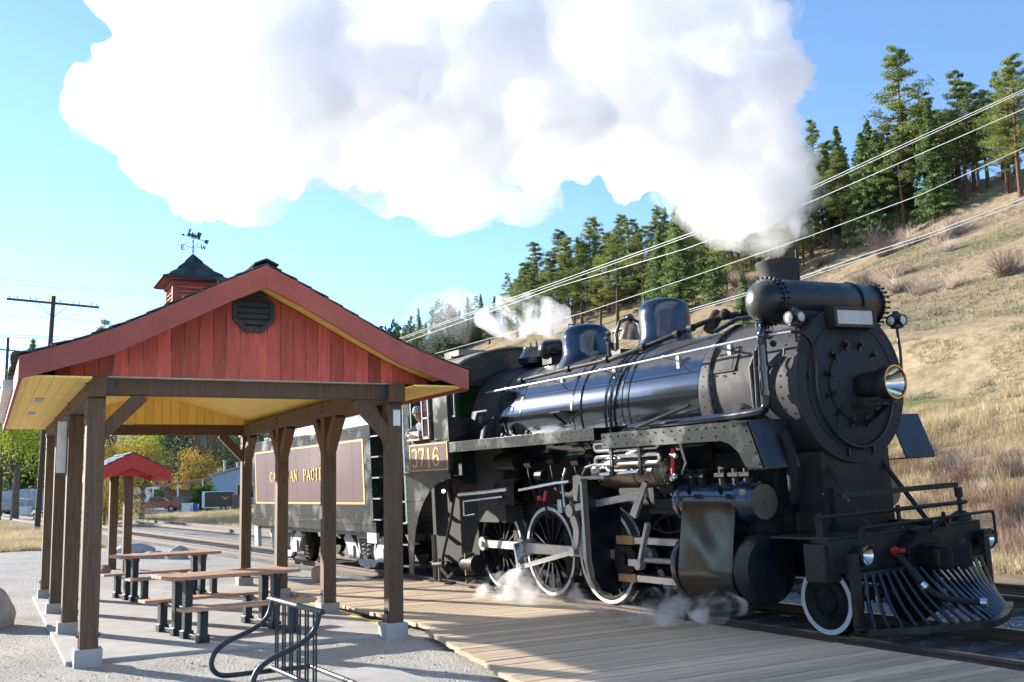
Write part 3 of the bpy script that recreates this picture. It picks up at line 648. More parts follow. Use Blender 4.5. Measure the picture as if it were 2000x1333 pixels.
# number board lamp (blank pale glass)
mb = MB(); mb.box(7.56, 7.72, -.38, .38, 3.66, 3.70); mb.box(7.56, 7.72, -.38, .38, 3.88, 3.92); mb.box(7.56, 7.72, -.38, -.33, 3.70, 3.88); mb.box(7.56, 7.72, .33, .38, 3.70, 3.88); mb.box(7.56, 7.6, -.33, .33, 3.70, 3.88)
nb = P(mb, 'number_board', 'black', bev=.004)
mb = MB(); mb.box(7.68, 7.70, -.33, .33, 3.70, 3.88); P(mb, 'board_glass', 'lens', nb)
# classification lamps
for s in (-1, 1):
    mb = MB(); c = Vector((7.58, s*.93, 3.78)); mb.lathe([(-.1, .06), (-.09, .085), (.08, .085), (.10, .05), (.13, .03)], c, (0,0,1), 20); mb.cyl(c+Vector((0,0,-.3)), c+Vector((0,0,-.1)), .02, n=6)
    for d in ((1,0,0), (0,-1,0)): mb.lathe([(.06, .075), (.115, .075), (.115, .062)], c, d, 18, caps=False)
    cl = P(mb, 'marker_lamp', 'black')
    mb = MB()
    for d in ((1,0,0), (0,-1,0)): mb.lathe([(.10, .066), (.12, .045), (.128, .0)], c, d, 18, caps=False)
    P(mb, 'lamp_lens', 'lens', cl)
# feedwater heater across the smokebox
mb = MB(); R_ = .285; fx, fz = 7.16, 4.05
pr = [(-.95-R_*.85*cos(a), max(R_*sin(a), 0)) for a in [pi/2*i/8 for i in range(9)]]+[(.93, R_), (.935, R_*.99)]
mb.lathe(pr, (fx, 0, fz), (0,1,0), 40, caps=True)
for k in range(-1, 2): mb.lathe([(0, R_), (0, R_+.015), (.03, R_+.015), (.03, R_)], (fx, -.93 if k < 0 else (.88 if k > 0 else .5), fz), (0,1,0), 40, caps=False)
fh = P(mb, 'feedwater_heater', 'black')
mb = MB()
for y in (-.955, -.87, .9, .975):
    for i in range(26): a = 2*pi*i/26; mb.cyl((fx+(R_+.012)*cos(a), y-.02, fz+(R_+.012)*sin(a)), (fx+(R_+.012)*cos(a), y+.02, fz+(R_+.012)*sin(a)), .017, n=5)
P(mb, 'flange_bolts', 'black', fh)
mb = MB(); mb.box(6.9, 7.42, -.6, .6, 3.72, 3.9); P(mb, 'heater_saddle', 'black')
# chimney
mb = MB(); mb.lathe([(0, .40), (.05, .33), (.2, .275), (.55, .255), (.75, .275), (.83, .305), (.87, .31), (.87, .26), (.3, .22)], (6.5, 0, 3.86), (0,0,1), 40, caps=False); P(mb, 'chimney', 'smoke')
mb = MB(); mb.cyl((6.72, .12, 4.3), (6.74, .12, 4.86), .022, n=8); P(mb, 'exhaust_pipe', 'under')
# domes
def dome(x, r, zt, name):
    h = zt-3.86; mb = MB(); mb.lathe([(-.08, r+.14), (.03, r+.07), (.12, r+.02), (.2, r), (h-.24, r), (h-.13, r*.95), (h-.05, r*.78), (h-.01, r*.45), (h, 0)], (x, 0, 3.86), (0,0,1), 48, caps=False); d = P(mb, name, 'domes', ang=60)
    mb = MB(); q = Vector((x-.25, -.18, zt-.03)); mb.tube([q, q+Vector((0,0,.07)), q+Vector((.0,.16,.07)), q+Vector((0,.16,.02))], .012, 6); P(mb, 'lifting_handle', 'iron', d)
dome(4.03, .40, 4.64, 'sand_dome'); dome(1.9, .43, 4.54, 'steam_dome')
# bell on its yoke
mb = MB(); bx = 3.12; mb.lathe([(0, .19), (.03, .18), (.12, .14), (.24, .11), (.29, .06), (.3, 0)], (bx, 0, 4.12), (.18, 0, 1), 24, caps=False); bl = P(mb, 'bell', 'tank')
mb = MB(); mb.tube([(bx, -.26, 3.9), (bx, -.27, 4.2), (bx+.03, -.2, 4.40), (bx+.04, 0, 4.47), (bx+.03, .2, 4.40), (bx, .27, 4.2), (bx, .26, 3.9)], .03, 6); mb.ball((bx+.04, 0, 4.47), .07, 8); mb.cyl((bx-.06, -.3, 3.96), (bx-.06, -.42, 4.15), .035); mb.box(bx-.12, bx+.12, -.3, .3, 3.88, 3.95); mb.cyl((bx-.3, -.1, 4.28), (bx, -.1, 4.3), .03)
for a, b in ((-.34, .12), (-.28, .2), (-.3, .03)): mb.ball((bx+a, -.22, 4.05+b), .05, 7)
P(mb, 'bell_yoke', 'iron')
# turbo generator, safety valves and whistle ahead of the cab
mb = MB(); mb.lathe([(-.24, 0), (-.22, .1), (-.15, .17), (-.05, .185), (.3, .185), (.34, .12)], (.98, -.12, 4.22), (.25, 1, 0), 20); mb.box(.85, 1.15, -.25, .25, 3.95, 4.08); P(mb, 'turbo_generator', 'black')
mb = MB(); mb.lathe([(0, .16), (.06, .29), (.16, .31), (.22, .27), (.27, .22), (.36, .2), (.36, .0)], (.28, -.05, 3.98), (0,0,1), 28, caps=False)
for a in (-.1, .1): mb.cyl((.28+a, -.05, 4.3), (.28+a, -.05, 4.45), .025, .012, 8)
P(mb, 'safety_valve', 'gloss')
# handrails and pipes on the near flank
def stanch(mb, x, y, z): 
    mb.cyl((x, y+.14, z-.12), (x, y, z), .02, n=6); mb.ball((x, y, z), .033, 6)
for s in (-1, 1):
    mb = MB(); hr = [(.2, 1.085, 3.52), (1.8, 1.085, 3.53), (3.1, 1.08, 3.54), (4.6, 1.08, 3.56), (6, 1.08, 3.59), (7.15, 1.08, 3.61), (7.62, 1.05, 3.6)]
    mb.tube([(x, s*y, z) for x, y, z in (hr if s < 0 else hr[:-1])], .018, 8)
    for x in (.9, 2.3, 3.75, 5.25, 6.3):
        z = lerp_tab([(a, c) for a, b_, c in hr], x); mb.cyl((x, s*1.08, z), (x, s*.80, z-.06), .016, n=6); mb.ball((x, s*1.08, z), .032, 6); mb.box(x-.03, x+.03, min(s*.78, s*.84), max(s*.78, s*.84), z-.16, z+.02)
    P(mb, 'handrail', 'bright')
mb = MB(); mb.stube([(7.62, -1.05, 3.6), (7.7, -.95, 3.57), (7.64, -.75, 3.45), (7.62, -.68, 3.2), (7.62, -.70, 2.9), (7.62, -.62, 2.6), (7.62, -.38, 2.3), (7.62, 0, 2.17), (7.62, .38, 2.3), (7.62, .6, 2.6), (7.62, .66, 2.95)], .02, 8); mb.tube([(7.58, .93, 3.56), (7.62, .90, 3.4), (7.62, .88, 3.05), (7.62, .9, 2.9)], .018, 6); P(mb, 'front_handrail', 'black')
mb = MB(); mb.tube([(1.0, -.84, 3.66), (2.3, -.83, 3.70), (3.7, -.82, 3.73)], .032, 8); mb.tube([(3.7, -.82, 3.73), (4.3, -.78, 3.80), (4.95, -.62, 3.93), (5.3, -.4, 4.05), (5.45, -.2, 4.12)], .038, 8)
for x, y, z in ((1.05, -.84, 3.66), (2.5, -.83, 3.7), (3.55, -.82, 3.73), (4.4, -.77, 3.82), (5.0, -.6, 3.94), (5.2, -.5, 4.0)): mb.cyl((x-.05, y, z), (x+.05, y, z), .055, n=8)
mb.cyl((5.35, -.3, 3.95), (5.35, -.1, 4.2), .09); mb.tube([(5.45, -.2, 4.12), (5.9, -.05, 4.12), (6.2, 0, 4.05)], .05, 8); mb.ball((5.6, -.2, 4.15), .08, 8); mb.ball((5.85, -.12, 4.14), .05, 6)
mb.tube([(3.6, -.8, 3.72), (3.2, -.5, 4.0), (3.05, -.3, 4.05)], .03, 6)
P(mb, 'steam_pipe', 'under')
# sanding pipes dropping from the sand dome round the barrel
for x0, x1 in ((4.0, 3.75), (3.85, 3.62)):
    mb = MB(); pts = []
    for i in range(12): a = RAD(100+i*9.5); r = 1.0; pts.append((x0+(x1-x0)*i/11, -r*sin(a-pi/2), BZ+r*cos(a-pi/2)))
    mb.tube(pts, .02, 6); P(mb, 'sand_pipe', 'gloss')
mb = MB(); mb.tube([(5.86+.02*i, -1.0*sin(RAD(8+i*9)), BZ+1.0*cos(RAD(8+i*9))) for i in range(13)], .026, 6)
mb.tube([(6.5, -.40, 3.98), (6.1, -.45, 4.0), (5.7, -.5, 3.88)], .03, 6)
P(mb, 'oil_pipe', 'gloss')
mb = MB(); mb.stube([(7.12, -1.0, 3.78), (7.2, -1.12, 3.66), (7.19, -1.12, 3.5), (7.19, -1.12, 3.3), (7.19, -1.12, 2.82), (7.15, -1.12, 2.73), (7.0, -1.12, 2.68), (6.0, -1.14, 2.65), (4.85, -1.16, 2.64), (4.5, -1.17, 2.63)], .055, 10); mb.cyl((7.1, -1.0, 3.70), (7.1, -1.0, 3.8), .09)
for x, z in ((7.19, 3.2), (7.19, 2.9)): mb.cyl((x, -1.12, z-.03), (x, -1.12, z+.03), .075, n=10)
P(mb, 'feedwater_pipe', 'gloss')
mb = MB(); mb.tube([(7.0, -.99, 3.5), (6.86, -1.02, 3.25), (6.88, -1.03, 2.8), (6.9, -1.03, 2.66)], .03, 8); mb.tube([(6.98, -1.04, 3.45), (6.95, -1.04, 2.65)], .03, 8)
lp = [Vector((7.28, -1.05, 3.42)) + Vector((.2*cos(a), -.0, .2*sin(a))) for a in [pi+pi*i/10 for i in range(11)]]; mb.tube(lp, .014, 5); mb.ball((7.2, -1.0, 3.62), .06, 7); mb.ball((7.28, -1.02, 3.5), .045, 6)
P(mb, 'injector_pipe', 'black')
mb = MB(); mb.box(6.05, 6.5, -.99, -.90, 3.26, 3.5); 
pl = MB(); a0 = RAD(24); nn = Vector((0, -cos(a0), sin(a0))); up_ = Vector((0, sin(a0), cos(a0))); pc = Vector((6.28, 0, BZ))+nn*.966
pl.prism([(-.2, -.12), (.2, -.12), (.2, .12), (-.2, .12)], pc, (1,0,0), up_, nn*.02)
for q in ((-.17, -.15), (.17, -.15), (-.17, .15), (.17, .15), (0, -.17)): pl.rivet(pc+Vector((1,0,0))*q[0]+up_*q[1], nn, .016)
pl.prism([(-.14, -.09), (.14, -.09), (.14, .09), (-.14, .09)], pc+nn*.02, (1,0,0), up_, nn*.006); pl.prism([(-.14, .15), (.18, .15), (.18, .2), (-.14, .2)], pc, (1,0,0), up_, nn*.012)
P(pl, 'builder_plate', 'smoke')
mb = MB(); mb.lathe([(0, .14), (.2, .13), (.24, 0)], (6.55, -.86, 2.62), (.35, -.75, .55), 16); P(mb, 'inspection_cover', 'smoke')
# running boards
mb = MB(); mb.box(-.5, 4.12, -1.55, -.95, 2.655, 2.67); mb.box(-.5, 4.12, -1.56, -1.545, 2.49, 2.675)
mb.rivets((-.42, -1.562, 2.635), (4.05, -1.562, 2.635), .125, (0,-1,0), .011); mb.rivets((-.42, -1.562, 2.53), (4.05, -1.562, 2.53), .25, (0,-1,0), .011)
for x in (0, 1.2, 2.4, 3.6): mb.box(x, x+.05, -1.5, -.95, 2.5, 2.655)
P(mb, 'running_board', 'vale', bev=.003)
pv = [(4.30, 2.36), (6.78, 2.35), (6.93, 2.31), (7.08, 2.20), (7.18, 2.03), (7.24, 2.0), (7.47, 2.0), (7.26, 2.56), (4.30, 2.57)]
for s in (-1, 1):
    mb = MB(); mb.prism(pv, (0, s*1.56, 0), (1,0,0), (0,0,1), (0, -s*.015, 0)); y0, y1 = sorted((s*1.545, s*.95))
    mb.box(4.30, 7.26, y0, y1, 2.56, 2.575); mb.prism([(7.27, 2.56), (7.48, 2.0), (7.5, 2.0), (7.29, 2.575)], (0, s*.97, 0), (1,0,0), (0,0,1), (0, s*.575, 0)); mb.box(7.2, 7.48, y0, y1, 1.985, 2.0)
    mb.rivets((4.36, s*1.562, 2.52), (7.2, s*1.562, 2.52), .16, (0,s,0), .014); mb.rivets((4.36, s*1.562, 2.41), (6.7, s*1.562, 2.41), .24, (0,s,0), .014); mb.rivets((7.24, s*1.562, 2.45), (7.42, s*1.562, 2.05), .14, (0,s,0), .014)
    P(mb, 'front_running_board', 'vale')
mb = MB(); mb.box(-.5, 4.3, .95, 1.55, 2.60, 2.67); P(mb, 'far_running_board', 'black')
mb = MB(); mb.box(-2.38, -.45, 1.53, 1.55, 1.5, 3.95); P(mb, 'far_cab_side', 'black')
# items standing on the running board
mb = MB(); mb.lathe([(0, .16), (.16, .12), (.24, .05), (.25, 0)], (.55, -1.28, 2.67), (0,0,1), 14); mb.tube([(.45, -1.12, 2.7), (.5, -1.1, 3.0), (.42, -1.1, 3.05)], .02, 6)
mb.tube([(-.75, -1.3, 2.72), (-.3, -1.25, 2.83), (.3, -1.15, 3.0), (.5, -1.12, 3.05)], .02, 6); mb.cyl((.42, -1.08, 3.05), (.58, -1.14, 3.05), .03, n=6)
mb.box(2.55, 2.85, -1.28, -1.0, 2.985, 3.0); mb.beam((2.6, -1.0, 2.8), (2.6, -1.25, 2.98), .03, .03)
for x in (1.1, 1.9): mb.ball((x, -1.3, 2.72), .045, 6); mb.cyl((x-.08, -1.3, 2.70), (x+.1, -1.3, 2.70), .02, n=6)
mb.tube([(4.8, -1.3, 2.62), (5.4, -1.28, 2.75), (5.9, -1.25, 2.85)], .022, 6)
P(mb, 'washout_fittings', 'under')
# cab
cabm = MB(); xa, xb = -2.38, -.45
arc = [(-.62, 2.0), (-.95, 1.96), (-1.3, 1.82), (-1.6, 1.6), (-1.85, 1.35), (-2.02, 1.05), (-2.13, .7), (-2.2, .2)]
lo = [(xb, 2.02)]+arc+[(xa, .2), (xa, 2.74)]+[(-2.06, 2.74)]
cabm.prism([(xa, .2), (-2.2, .2), (-2.13, .7), (-2.02, 1.05), (-1.85, 1.35), (-1.6, 1.6), (-1.3, 1.82), (-.95, 1.96), (-.62, 2.0), (xb, 2.02), (xb, 2.76), (xa, 2.76)], (0, -1.55, 0), (1,0,0), (0,0,1), (0, .02, 0))
cabm.box(xa, -2.08, -1.55, -1.53, 2.762, 3.95); cabm.box(-1.05, xb, -1.55, -1.53, 2.762, 3.95); cabm.box(-2.08, -1.05, -1.55, -1.53, 3.62, 3.95)
cab = P(cabm, 'cab', 'tblack', bev=.003)
mb = MB(); RF = [(-1.56, 3.92), (-1.45, 4.05), (-1.2, 4.2), (-.8, 4.34), (-.4, 4.42), (0, 4.45), (.4, 4.42), (.8, 4.34), (1.2, 4.2), (1.45, 4.05), (1.56, 3.92)]
mb.prism(RF+[(y*.985, z-.03) for y, z in reversed(RF)], (-2.75, 0, 0), (0,1,0), (0,0,1), (2.42, 0, 0)); mb.box(-1.7, -1.1, -.9, -.3, 4.36, 4.47); mb.beam((-2.2, -1.1, 4.31), (-1.0, -1.1, 4.31), .04, .05); P(mb, 'cab_roof', 'roofp', cab)
mb = MB(); FR = [(y*.98, z-.035) for y, z in RF]
def fpoly(y0, y1, z0, z1): mb.box(xb-.02, xb, y0, y1, z0, z1)
mb.prism([(-1.53, 2.76), (-1.3, 2.76), (-1.3, 4.1), (-1.45, 4.0), (-1.53, 3.9)], (xb-.02, 0, 0), (0,1,0), (0,0,1), (.02, 0, 0))
mb.prism([(-1.3, 3.72), (1.3, 3.72), (1.3, 4.12), (.8, 4.3), (0, 4.41), (-.8, 4.3), (-1.3, 4.12)], (xb-.02, 0, 0), (0,1,0), (0,0,1), (.02, 0, 0))
mb.box(xb-.02, xb, -1.3, 1.53, 1.9, 3.1); mb.box(xb-.02, xb, .9, 1.53, 3.1, 3.9)
P(mb, 'cab_front', 'black', cab)
mb = MB(); mb.prism([(-1.0, 3.78), (-.28, 4.02), (-.28, 4.28), (-.6, 4.25), (-.95, 4.12)], (xb+.002, 0, 0), (0,1,0), (0,0,1), (.006, 0, 0)); mb.prism([(-.2, 4.05), (.2, 4.05), (.2, 4.3), (-.2, 4.3)], (xb+.002, 0, 0), (0,1,0), (0,0,1), (.006, 0, 0)); P(mb, 'front_window', 'glass', cab)
mb = MB(); mb.beam((xb+.2, -1.5, 3.15), (xb+.2, -1.5, 3.62), .03, .02); mb.box(xb, xb+.2, -1.5, -1.48, 3.13, 3.16); mb.box(xb, xb+.2, -1.5, -1.48, 3.6, 3.63); P(mb, 'storm_window', 'green', cab)
# side window: folded wooden shutter panels, sill and awning bracket
mb = MB()
for x in (-1.42, -1.16): mb.box(x-.02, x+.02, -1.60, -1.56, 2.80, 3.58)
mb.box(-1.44, -1.14, -1.60, -1.56, 3.55, 3.6); mb.box(-1.44, -1.14, -1.60, -1.56, 2.78, 2.83); mb.box(-1.44, -1.14, -1.60, -1.56, 3.16, 3.19); mb.box(-2.0, -1.45, -1.66, -1.52, 2.765, 2.80)
P(mb, 'window_frame', 'winwood', cab)
mb = MB(); mb.box(-1.40, -1.18, -1.585, -1.578, 2.83, 3.55); P(mb, 'window_pane', 'glass', cab)
mb = MB(); mb.tube([(-2.2, -1.6, 3.3), (-2.25, -1.62, 3.28), (-2.25, -1.62, 2.2), (-2.2, -1.56, 2.1)], .016, 6); mb.box(-2.0, -1.55, -1.62, -1.5, 2.80, 2.95); P(mb, 'grab_rail', 'bright', cab)
mb = MB(); mb.box(-2.35, -.5, -1.5, 1.5, 2.0, 2.06); mb.box(-2.36, -.5, -1.0, -.96, .4, 2.0); P(mb, 'cab_floor_and_shade_panel', 'dark', cab)  # near-black floor, plus added panel below it standing in for under-cab shade
mb = MB(); mb.box(-2.42, -2.40, -.5, 1.5, 2.0, 3.9); mb.box(-2.9, -2.44, -1.34, -1.30, 1.15, 3.75); P(mb, 'cab_door', 'green', cab)
for k in range(4):
    mb = MB(); z = .32+k*.42; mb.box(-2.62, -2.39, -1.56, -1.3, z, z+.03); P(mb, 'cab_step', 'bright', cab)
# number plate
npl = MB(); npl.box(-2.10, -.47, -1.572, -1.551, 2.17, 2.70); pn = P(npl, 'number_plate', 'maroon', cab)
mb = MB()
for a in ((-2.09, -.48, 2.18, 2.20), (-2.09, -.48, 2.67, 2.69)): mb.box(a[0], a[1], -1.577, -1.573, a[2], a[3])
for a in ((-2.09, -2.065, 2.20, 2.67), (-.505, -.48, 2.20, 2.67)): mb.box(a[0], a[1], -1.577, -1.573, a[2], a[3])
text(mb, '3716', (-2.0, -1.573, 2.255), (1,0,0), (0,0,1), .27, .36, .13, (0,-1,0), .005); P(mb, 'numerals', 'gold', pn)
mb = MB(); mb.box(xa, xb+.02, -1.60, -1.551, 2.11, 2.16); mb.rivets((-2.06, -1.552, 2.735), (-.5, -1.552, 2.735), .07, (0,-1,0), .014); mb.rivets((xa+.05, -1.552, .4), (xa+.05, -1.552, 3.8), .12, (0,-1,0), .014); mb.rivets((-2.3, -1.552, 1.6), (-1.7, -1.552, 1.62), .1, (0,-1,0), .014)
for (a, p), (b, q) in zip(arc, arc[1:]): mb.rivet((a-.05, -1.552, p+.05), (0,-1,0), .014)
P(mb, 'beading', 'tblack', cab)
mb = MB(); mb.box(-1.3, -1.26, -1.2, -1.1, 1.2, 1.24); bmz = MB(); bmz.ball((-1.25, -1.3, 1.78), .035, 8); P(bmz, 'cab_lamp', 'lamp'); 
# underside masses: frames, ash pan, cylinder saddle
mb = MB(); mb.box(-2.2, 8.1, -.56, -.44, .62, 1.25); mb.box(-2.2, 8.1, .44, .56, .62, 1.25); mb.box(-2.2, 8.1, -.44, .44, .8, 1.1); mb.box(-1.9, .9, -.6, .6, .35, 2.3); mb.box(.5, 5.6, -.65, .65, 1.25, 2.35); P(mb, 'frame', 'under')
mb = MB(); mb.box(5.75, 6.95, -.75, .75, .7, 2.2); mb.prism([(-.75, 2.1), (.75, 2.1), (1.0, 1.4), (-1.0, 1.4)], (5.8, 0, 0), (0,1,0), (0,0,1), (1.15, 0, 0)); P(mb, 'smokebox_saddle', 'under')
# wheels
DX = [0, 1.61, 3.22, 4.83]; RW = .735
def driver(x, side, main=False, shade_dark=False):
    y = side*.82; ax = (0, -side, 0)
    mb = MB(); mb.lathe([(0, RW), (.0, RW-.0), (.13, RW+.005), (.14, RW+.03), (.165, RW+.03), (.165, RW-.07), (0, RW-.075)], (x, y, RW), ax, 56, caps=False)
    # centre: rim, hub, spokes, counterweight
    c = MB(); c.lathe([(.015, RW-.075), (.12, RW-.075), (.12, RW-.12), (.015, RW-.12), (.015, RW-.075)], (x, y, RW), ax, 48, caps=False)
    c.lathe([(-.02, 0), (-.02, .13), (.02, .15), (.14, .15)], (x, y, RW), ax, 24, caps=False)
    for i in range(15):
        a = 2*pi*i/15+.1; d = Vector((cos(a), 0, sin(a))); o = Vector((x, y-side*.06, RW)); c.beam(o+d*.12, o+d*(RW-.1), .035, .06, up=(0,1,0))
    c.cyl((x-.36*1.0, y-side*.0, RW), (x-.36, y-side*.12, RW), .13, n=20)
    k = .62 if not main else .95; pts = [((RW-.11)*cos(a), (RW-.11)*sin(a)) for a in [-k+2*k*i/14 for i in range(15)]]+[((RW-.11)*cos(k)*.86, (RW-.11)*sin(k)*.9*(1-2*i/6)) for i in range(7)]
    c.prism(pts, (x, y-side*.005, RW), (1,0,0), (0,0,1), (0, -side*.11, 0))
    w = P(c, 'driving_wheel', 'under')
    P(mb, 'tyre', 'under' if shade_dark else 'bright', w)  # front driver: dark tyre and missing white rim stand in for shade
    if shade_dark: return
    t = MB(); t.lathe([(-.003, RW-.002), (-.003, RW-.058), (0, RW-.058), (0, RW-.002), (-.003, RW-.002)], (x, y, RW), ax, 56, caps=False); P(t, 'white_rim', 'white', w)
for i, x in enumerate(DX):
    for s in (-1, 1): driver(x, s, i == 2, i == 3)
for x in DX: mb = MB(); mb.cyl((x, -.8, RW), (x, .8, RW), .1, n=12); P(mb, 'axle', 'under')
def pony(side):
    x, y, r = 7.57, side*.82, .395; ax = (0, -side, 0)
    c = MB(); c.lathe([(.0, 0), (-.01, .06), (-.01, .14), (.03, .16), (.05, .22), (.02, .29), (.0, .31), (0, r), (.13, r), (.13, r+.03), (.16, r+.03), (.16, 0)], (x, y, r), ax, 48, caps=False); w = P(c, 'pony_wheel', 'under')
    t = MB(); t.lathe([(-.004, r-.003), (-.004, r-.06), (.0, r-.06), (0, r-.003), (-.004, r-.003)], (x, y, r), ax, 48, caps=False); P(t, 'white_rim', 'white', w)
pony(-1); pony(1)
mb = MB(); mb.cyl((7.57, -.8, .395), (7.57, .8, .395), .08); P(mb, 'pony_axle', 'under')
# rods: crank pins point to the rear
CR_ = .40; pinz = RW+.07
mb = MB(); yr = -.97; px_ = [x-CR_+.04 for x in DX]
mb.beam((px_[0], yr, pinz), (px_[3], yr, pinz), .05, .13); 
for i, x in enumerate(px_): mb.cyl((x, yr-.05, pinz), (x, yr+.05, pinz), .125 if i != 1 else .14, n=20); mb.cyl((x, yr-.09, pinz), (x, yr+.1, pinz), .055, n=12)
P(mb, 'side_rod', 'steel')
mb = MB(); my = -1.10; A_ = Vector((px_[1], my, pinz)); B_ = Vector((4.15, my, .80))
d = (B_-A_); n_ = 2
vs = []
prM = [(0, .15), (.12, .15), (.22, .085), (d.length-.2, .065), (d.length-.1, .1), (d.length, .1)]
q = d.normalized(); upv = Vector((0,0,1)); poly = [(a, h) for a, h in prM]+[(a, -h) for a, h in reversed(prM)]
mb.prism([(a-.15, h) for a, h in poly], A_+Vector((0, -.035, 0)), q, upv, (0, .07, 0)); mb.prism([(.3, .045), (2.2, .035), (2.2, -.035), (.3, -.045)], A_+Vector((0, -.041, 0)), q, upv, (0, .005, 0)); mb.cyl(A_+Vector((0, -.09, 0)), A_+Vector((0, .1, 0)), .10, n=20)
P(mb, 'main_rod', 'steel')
# return crank and eccentric rod
mb = MB(); E0 = A_+Vector((0, -.10, 0)); E1 = Vector((1.36, -1.25, .50)); mb.beam(E0+Vector((0, -.05, .08)), E1, .05, .13, up=(0,1,0)); mb.cyl(E1+Vector((0, -.06, 0)), E1+Vector((0, .06, 0)), .085, n=16)
E2 = Vector((3.0, -1.28, .82)); mb.beam(E1, E2, .04, .075); mb.cyl(E2+Vector((0, -.05, 0)), E2+Vector((0, .05, 0)), .07, n=14)
P(mb, 'eccentric_rod', 'bright')
mb = MB(); K = [(3.0, .78), (3.12, .95), (3.17, 1.15), (3.12, 1.3), (3.02, 1.45), (2.98, 1.62), (2.92, 1.45), (2.95, 1.3), (3.02, 1.15), (3.0, 1.0), (2.93, .82)]
mb.prism(K, (0, -1.28, 0), (1,0,0), (0,0,1), (0, .06, 0)); mb.cyl((3.0, -1.33, 1.45), (3.0, -1.1, 1.45), .1, n=12); mb.tube([(2.85, -1.3, 1.5), (2.82, -1.3, 1.9), (2.8, -1.2, 2.1)], .02, 6); mb.cyl((2.8, -1.34, 1.42), (2.8, -1.34, 1.62), .05)
P(mb, 'expansion_link', 'steel')
# gear frame (big bracket)
mb = MB(); G = [(-1.50, 1.92), (-1.50, .75), (-1.46, .48), (-1.36, .32), (-1.18, .24), (-.98, .30), (-.9, .5), (-.9, 1.95)]
mb.prism(G, (3.70, 0, 0), (0,1,0), (0,0,1), (.05, 0, 0)); gf = MB(); gp = [Vector((3.72, y, z)) for y, z in G[:5]]
for a, b in zip(gp, gp[1:]): mb.beam(a+Vector((.0, 0, 0)), b, .16, .03, up=(0,1,0) if abs(a.z-b.z) > .2 else (0, .6, .6), ext=.02)
P(mb, 'gear_bracket', 'black')
mb = MB(); gp = [Vector((3.66, y-.016, z)) for y, z in G[:5]]
mb.tube([(3.64, -1.50, 1.9), (3.64, -1.51, .75), (3.65, -1.47, .48), (3.66, -1.37, .31), (3.66, -1.2, .23)], .03, 6); mb.prism([(3.36, 1.98), (3.5, 2.0), (3.66, 1.95), (3.66, 1.88), (3.5, 1.85), (3.42, 1.6), (3.34, 1.62)], (0, -1.46, 0), (1,0,0), (0,0,1), (0, .05, 0)); mb.box(3.55, 4.2, -1.5, -1.1, 1.925, 1.97); mb.ball((3.95, -1.45, 2.05), .09, 8, (1.2, .5, .8)); mb.tube([(3.6, -1.45, 2.0), (3.7, -1.45, 2.1), (3.95, -1.4, 2.15)], .018, 6)
P(mb, 'bracket_edge', 'steel')
# crosshead, guides, piston rod, combination lever, radius rod
for z in (1.03, .50):
    mb = MB(); mb.box(4.0, 5.62, -1.20, -1.06, z-.045, z+.045); P(mb, 'guide_bar', 'steel')
    mb = MB(); mb.box(4.02, 4.42, -1.215, -1.05, z-.06, z+.06); P(mb, 'guide_shoe', 'brassd')
mb = MB(); mb.prism([(4.0, .95), (4.35, .95), (4.45, .85), (4.45, .68), (4.35, .55), (4.0, .55), (3.95, .75)], (0, -1.22, 0), (1,0,0), (0,0,1), (0, .18, 0)); mb.cyl((4.18, -1.26, .76), (4.18, -1.0, .76), .08); P(mb, 'crosshead', 'under')
mb = MB(); mb.cyl((4.4, -1.13, .76), (5.65, -1.13, .76), .042, n=12); mb.cyl((5.0, -1.15, 1.58), (5.65, -1.15, 1.58), .03); P(mb, 'piston_rod', 'steel')
mb = MB(); mb.beam((4.72, -1.36, .70), (4.98, -1.36, 1.30), .05, .075, up=(0,1,0)); mb.beam((4.45, -1.33, .74), (4.75, -1.34, .74), .04, .09); mb.cyl((4.72, -1.4, .72), (4.72, -1.3, .72), .07); mb.prism([(4.6, 1.42), (4.72, 1.36), (5.04, 1.84), (4.96, 1.88)], (0, -1.38, 0), (1,0,0), (0,0,1), (0, .05, 0)); P(mb, 'combination_lever', 'steel')
mb = MB(); mb.beam((3.2, -1.32, 1.50), (4.96, -1.32, 1.70), .05, .10); P(mb, 'radius_rod', 'steel')
mb = MB(); mb.beam((4.95, -1.36, 1.86), (5.7, -1.3, 2.05), .03, .03); mb.box(4.95, 5.6, -1.3, -1.05, 1.42, 1.48); mb.box(5.05, 5.55, -1.28, -1.08, 1.48, 1.62); mb.box(5.2, 5.5, -1.3, -1.1, 1.7, 1.85); mb.tube([(4.9, -1.3, 1.25), (5.3, -1.3, 1.17), (5.6, -1.3, 1.2)], .014, 5)
for x in (5.1, 5.3, 5.5): mb.ball((x, -1.25, 1.68), .05, 6)
P(mb, 'valve_guide', 'under')
# cylinders
for s in (-1, 1):
    y = s*1.15; mb = MB()
    mb.lathe([(0, .0), (0, .43), (.05, .45), (.12, .45), (.12, .42), (1.22, .42), (1.22, .45), (1.30, .45), (1.34, .43), (1.40, .40), (1.42, 0)], (5.64, s*1.13, .76), (1,0,0), 48, caps=False)
    mb.box(5.76, 6.86, min(y, s*.6), max(y, s*.6), .9, 1.7); P(mb, 'cylinder', 'satin')
    mb = MB(); mb.lathe([(0, 0), (0, .2), (.06, .24), (.1, .26), (.16, .26), (.18, .235), (1.22, .235), (1.24, .27), (1.34, .27), (1.38, .245), (1.46, .235), (1.52, .22), (1.53, 0)], (5.5, y, 1.58), (1,0,0), 40, caps=False); P(mb, 'valve_chest', 'bluegloss')
    mb = MB(); mb.lathe([(0, .215), (.01, .215), (.01, 0)], (7.025, y, 1.58), (1,0,0), 36, caps=False); mb.cyl((7.03, y, 1.58), (7.06, y, 1.58), .03, n=8); P(mb, 'valve_cover', 'tankd')
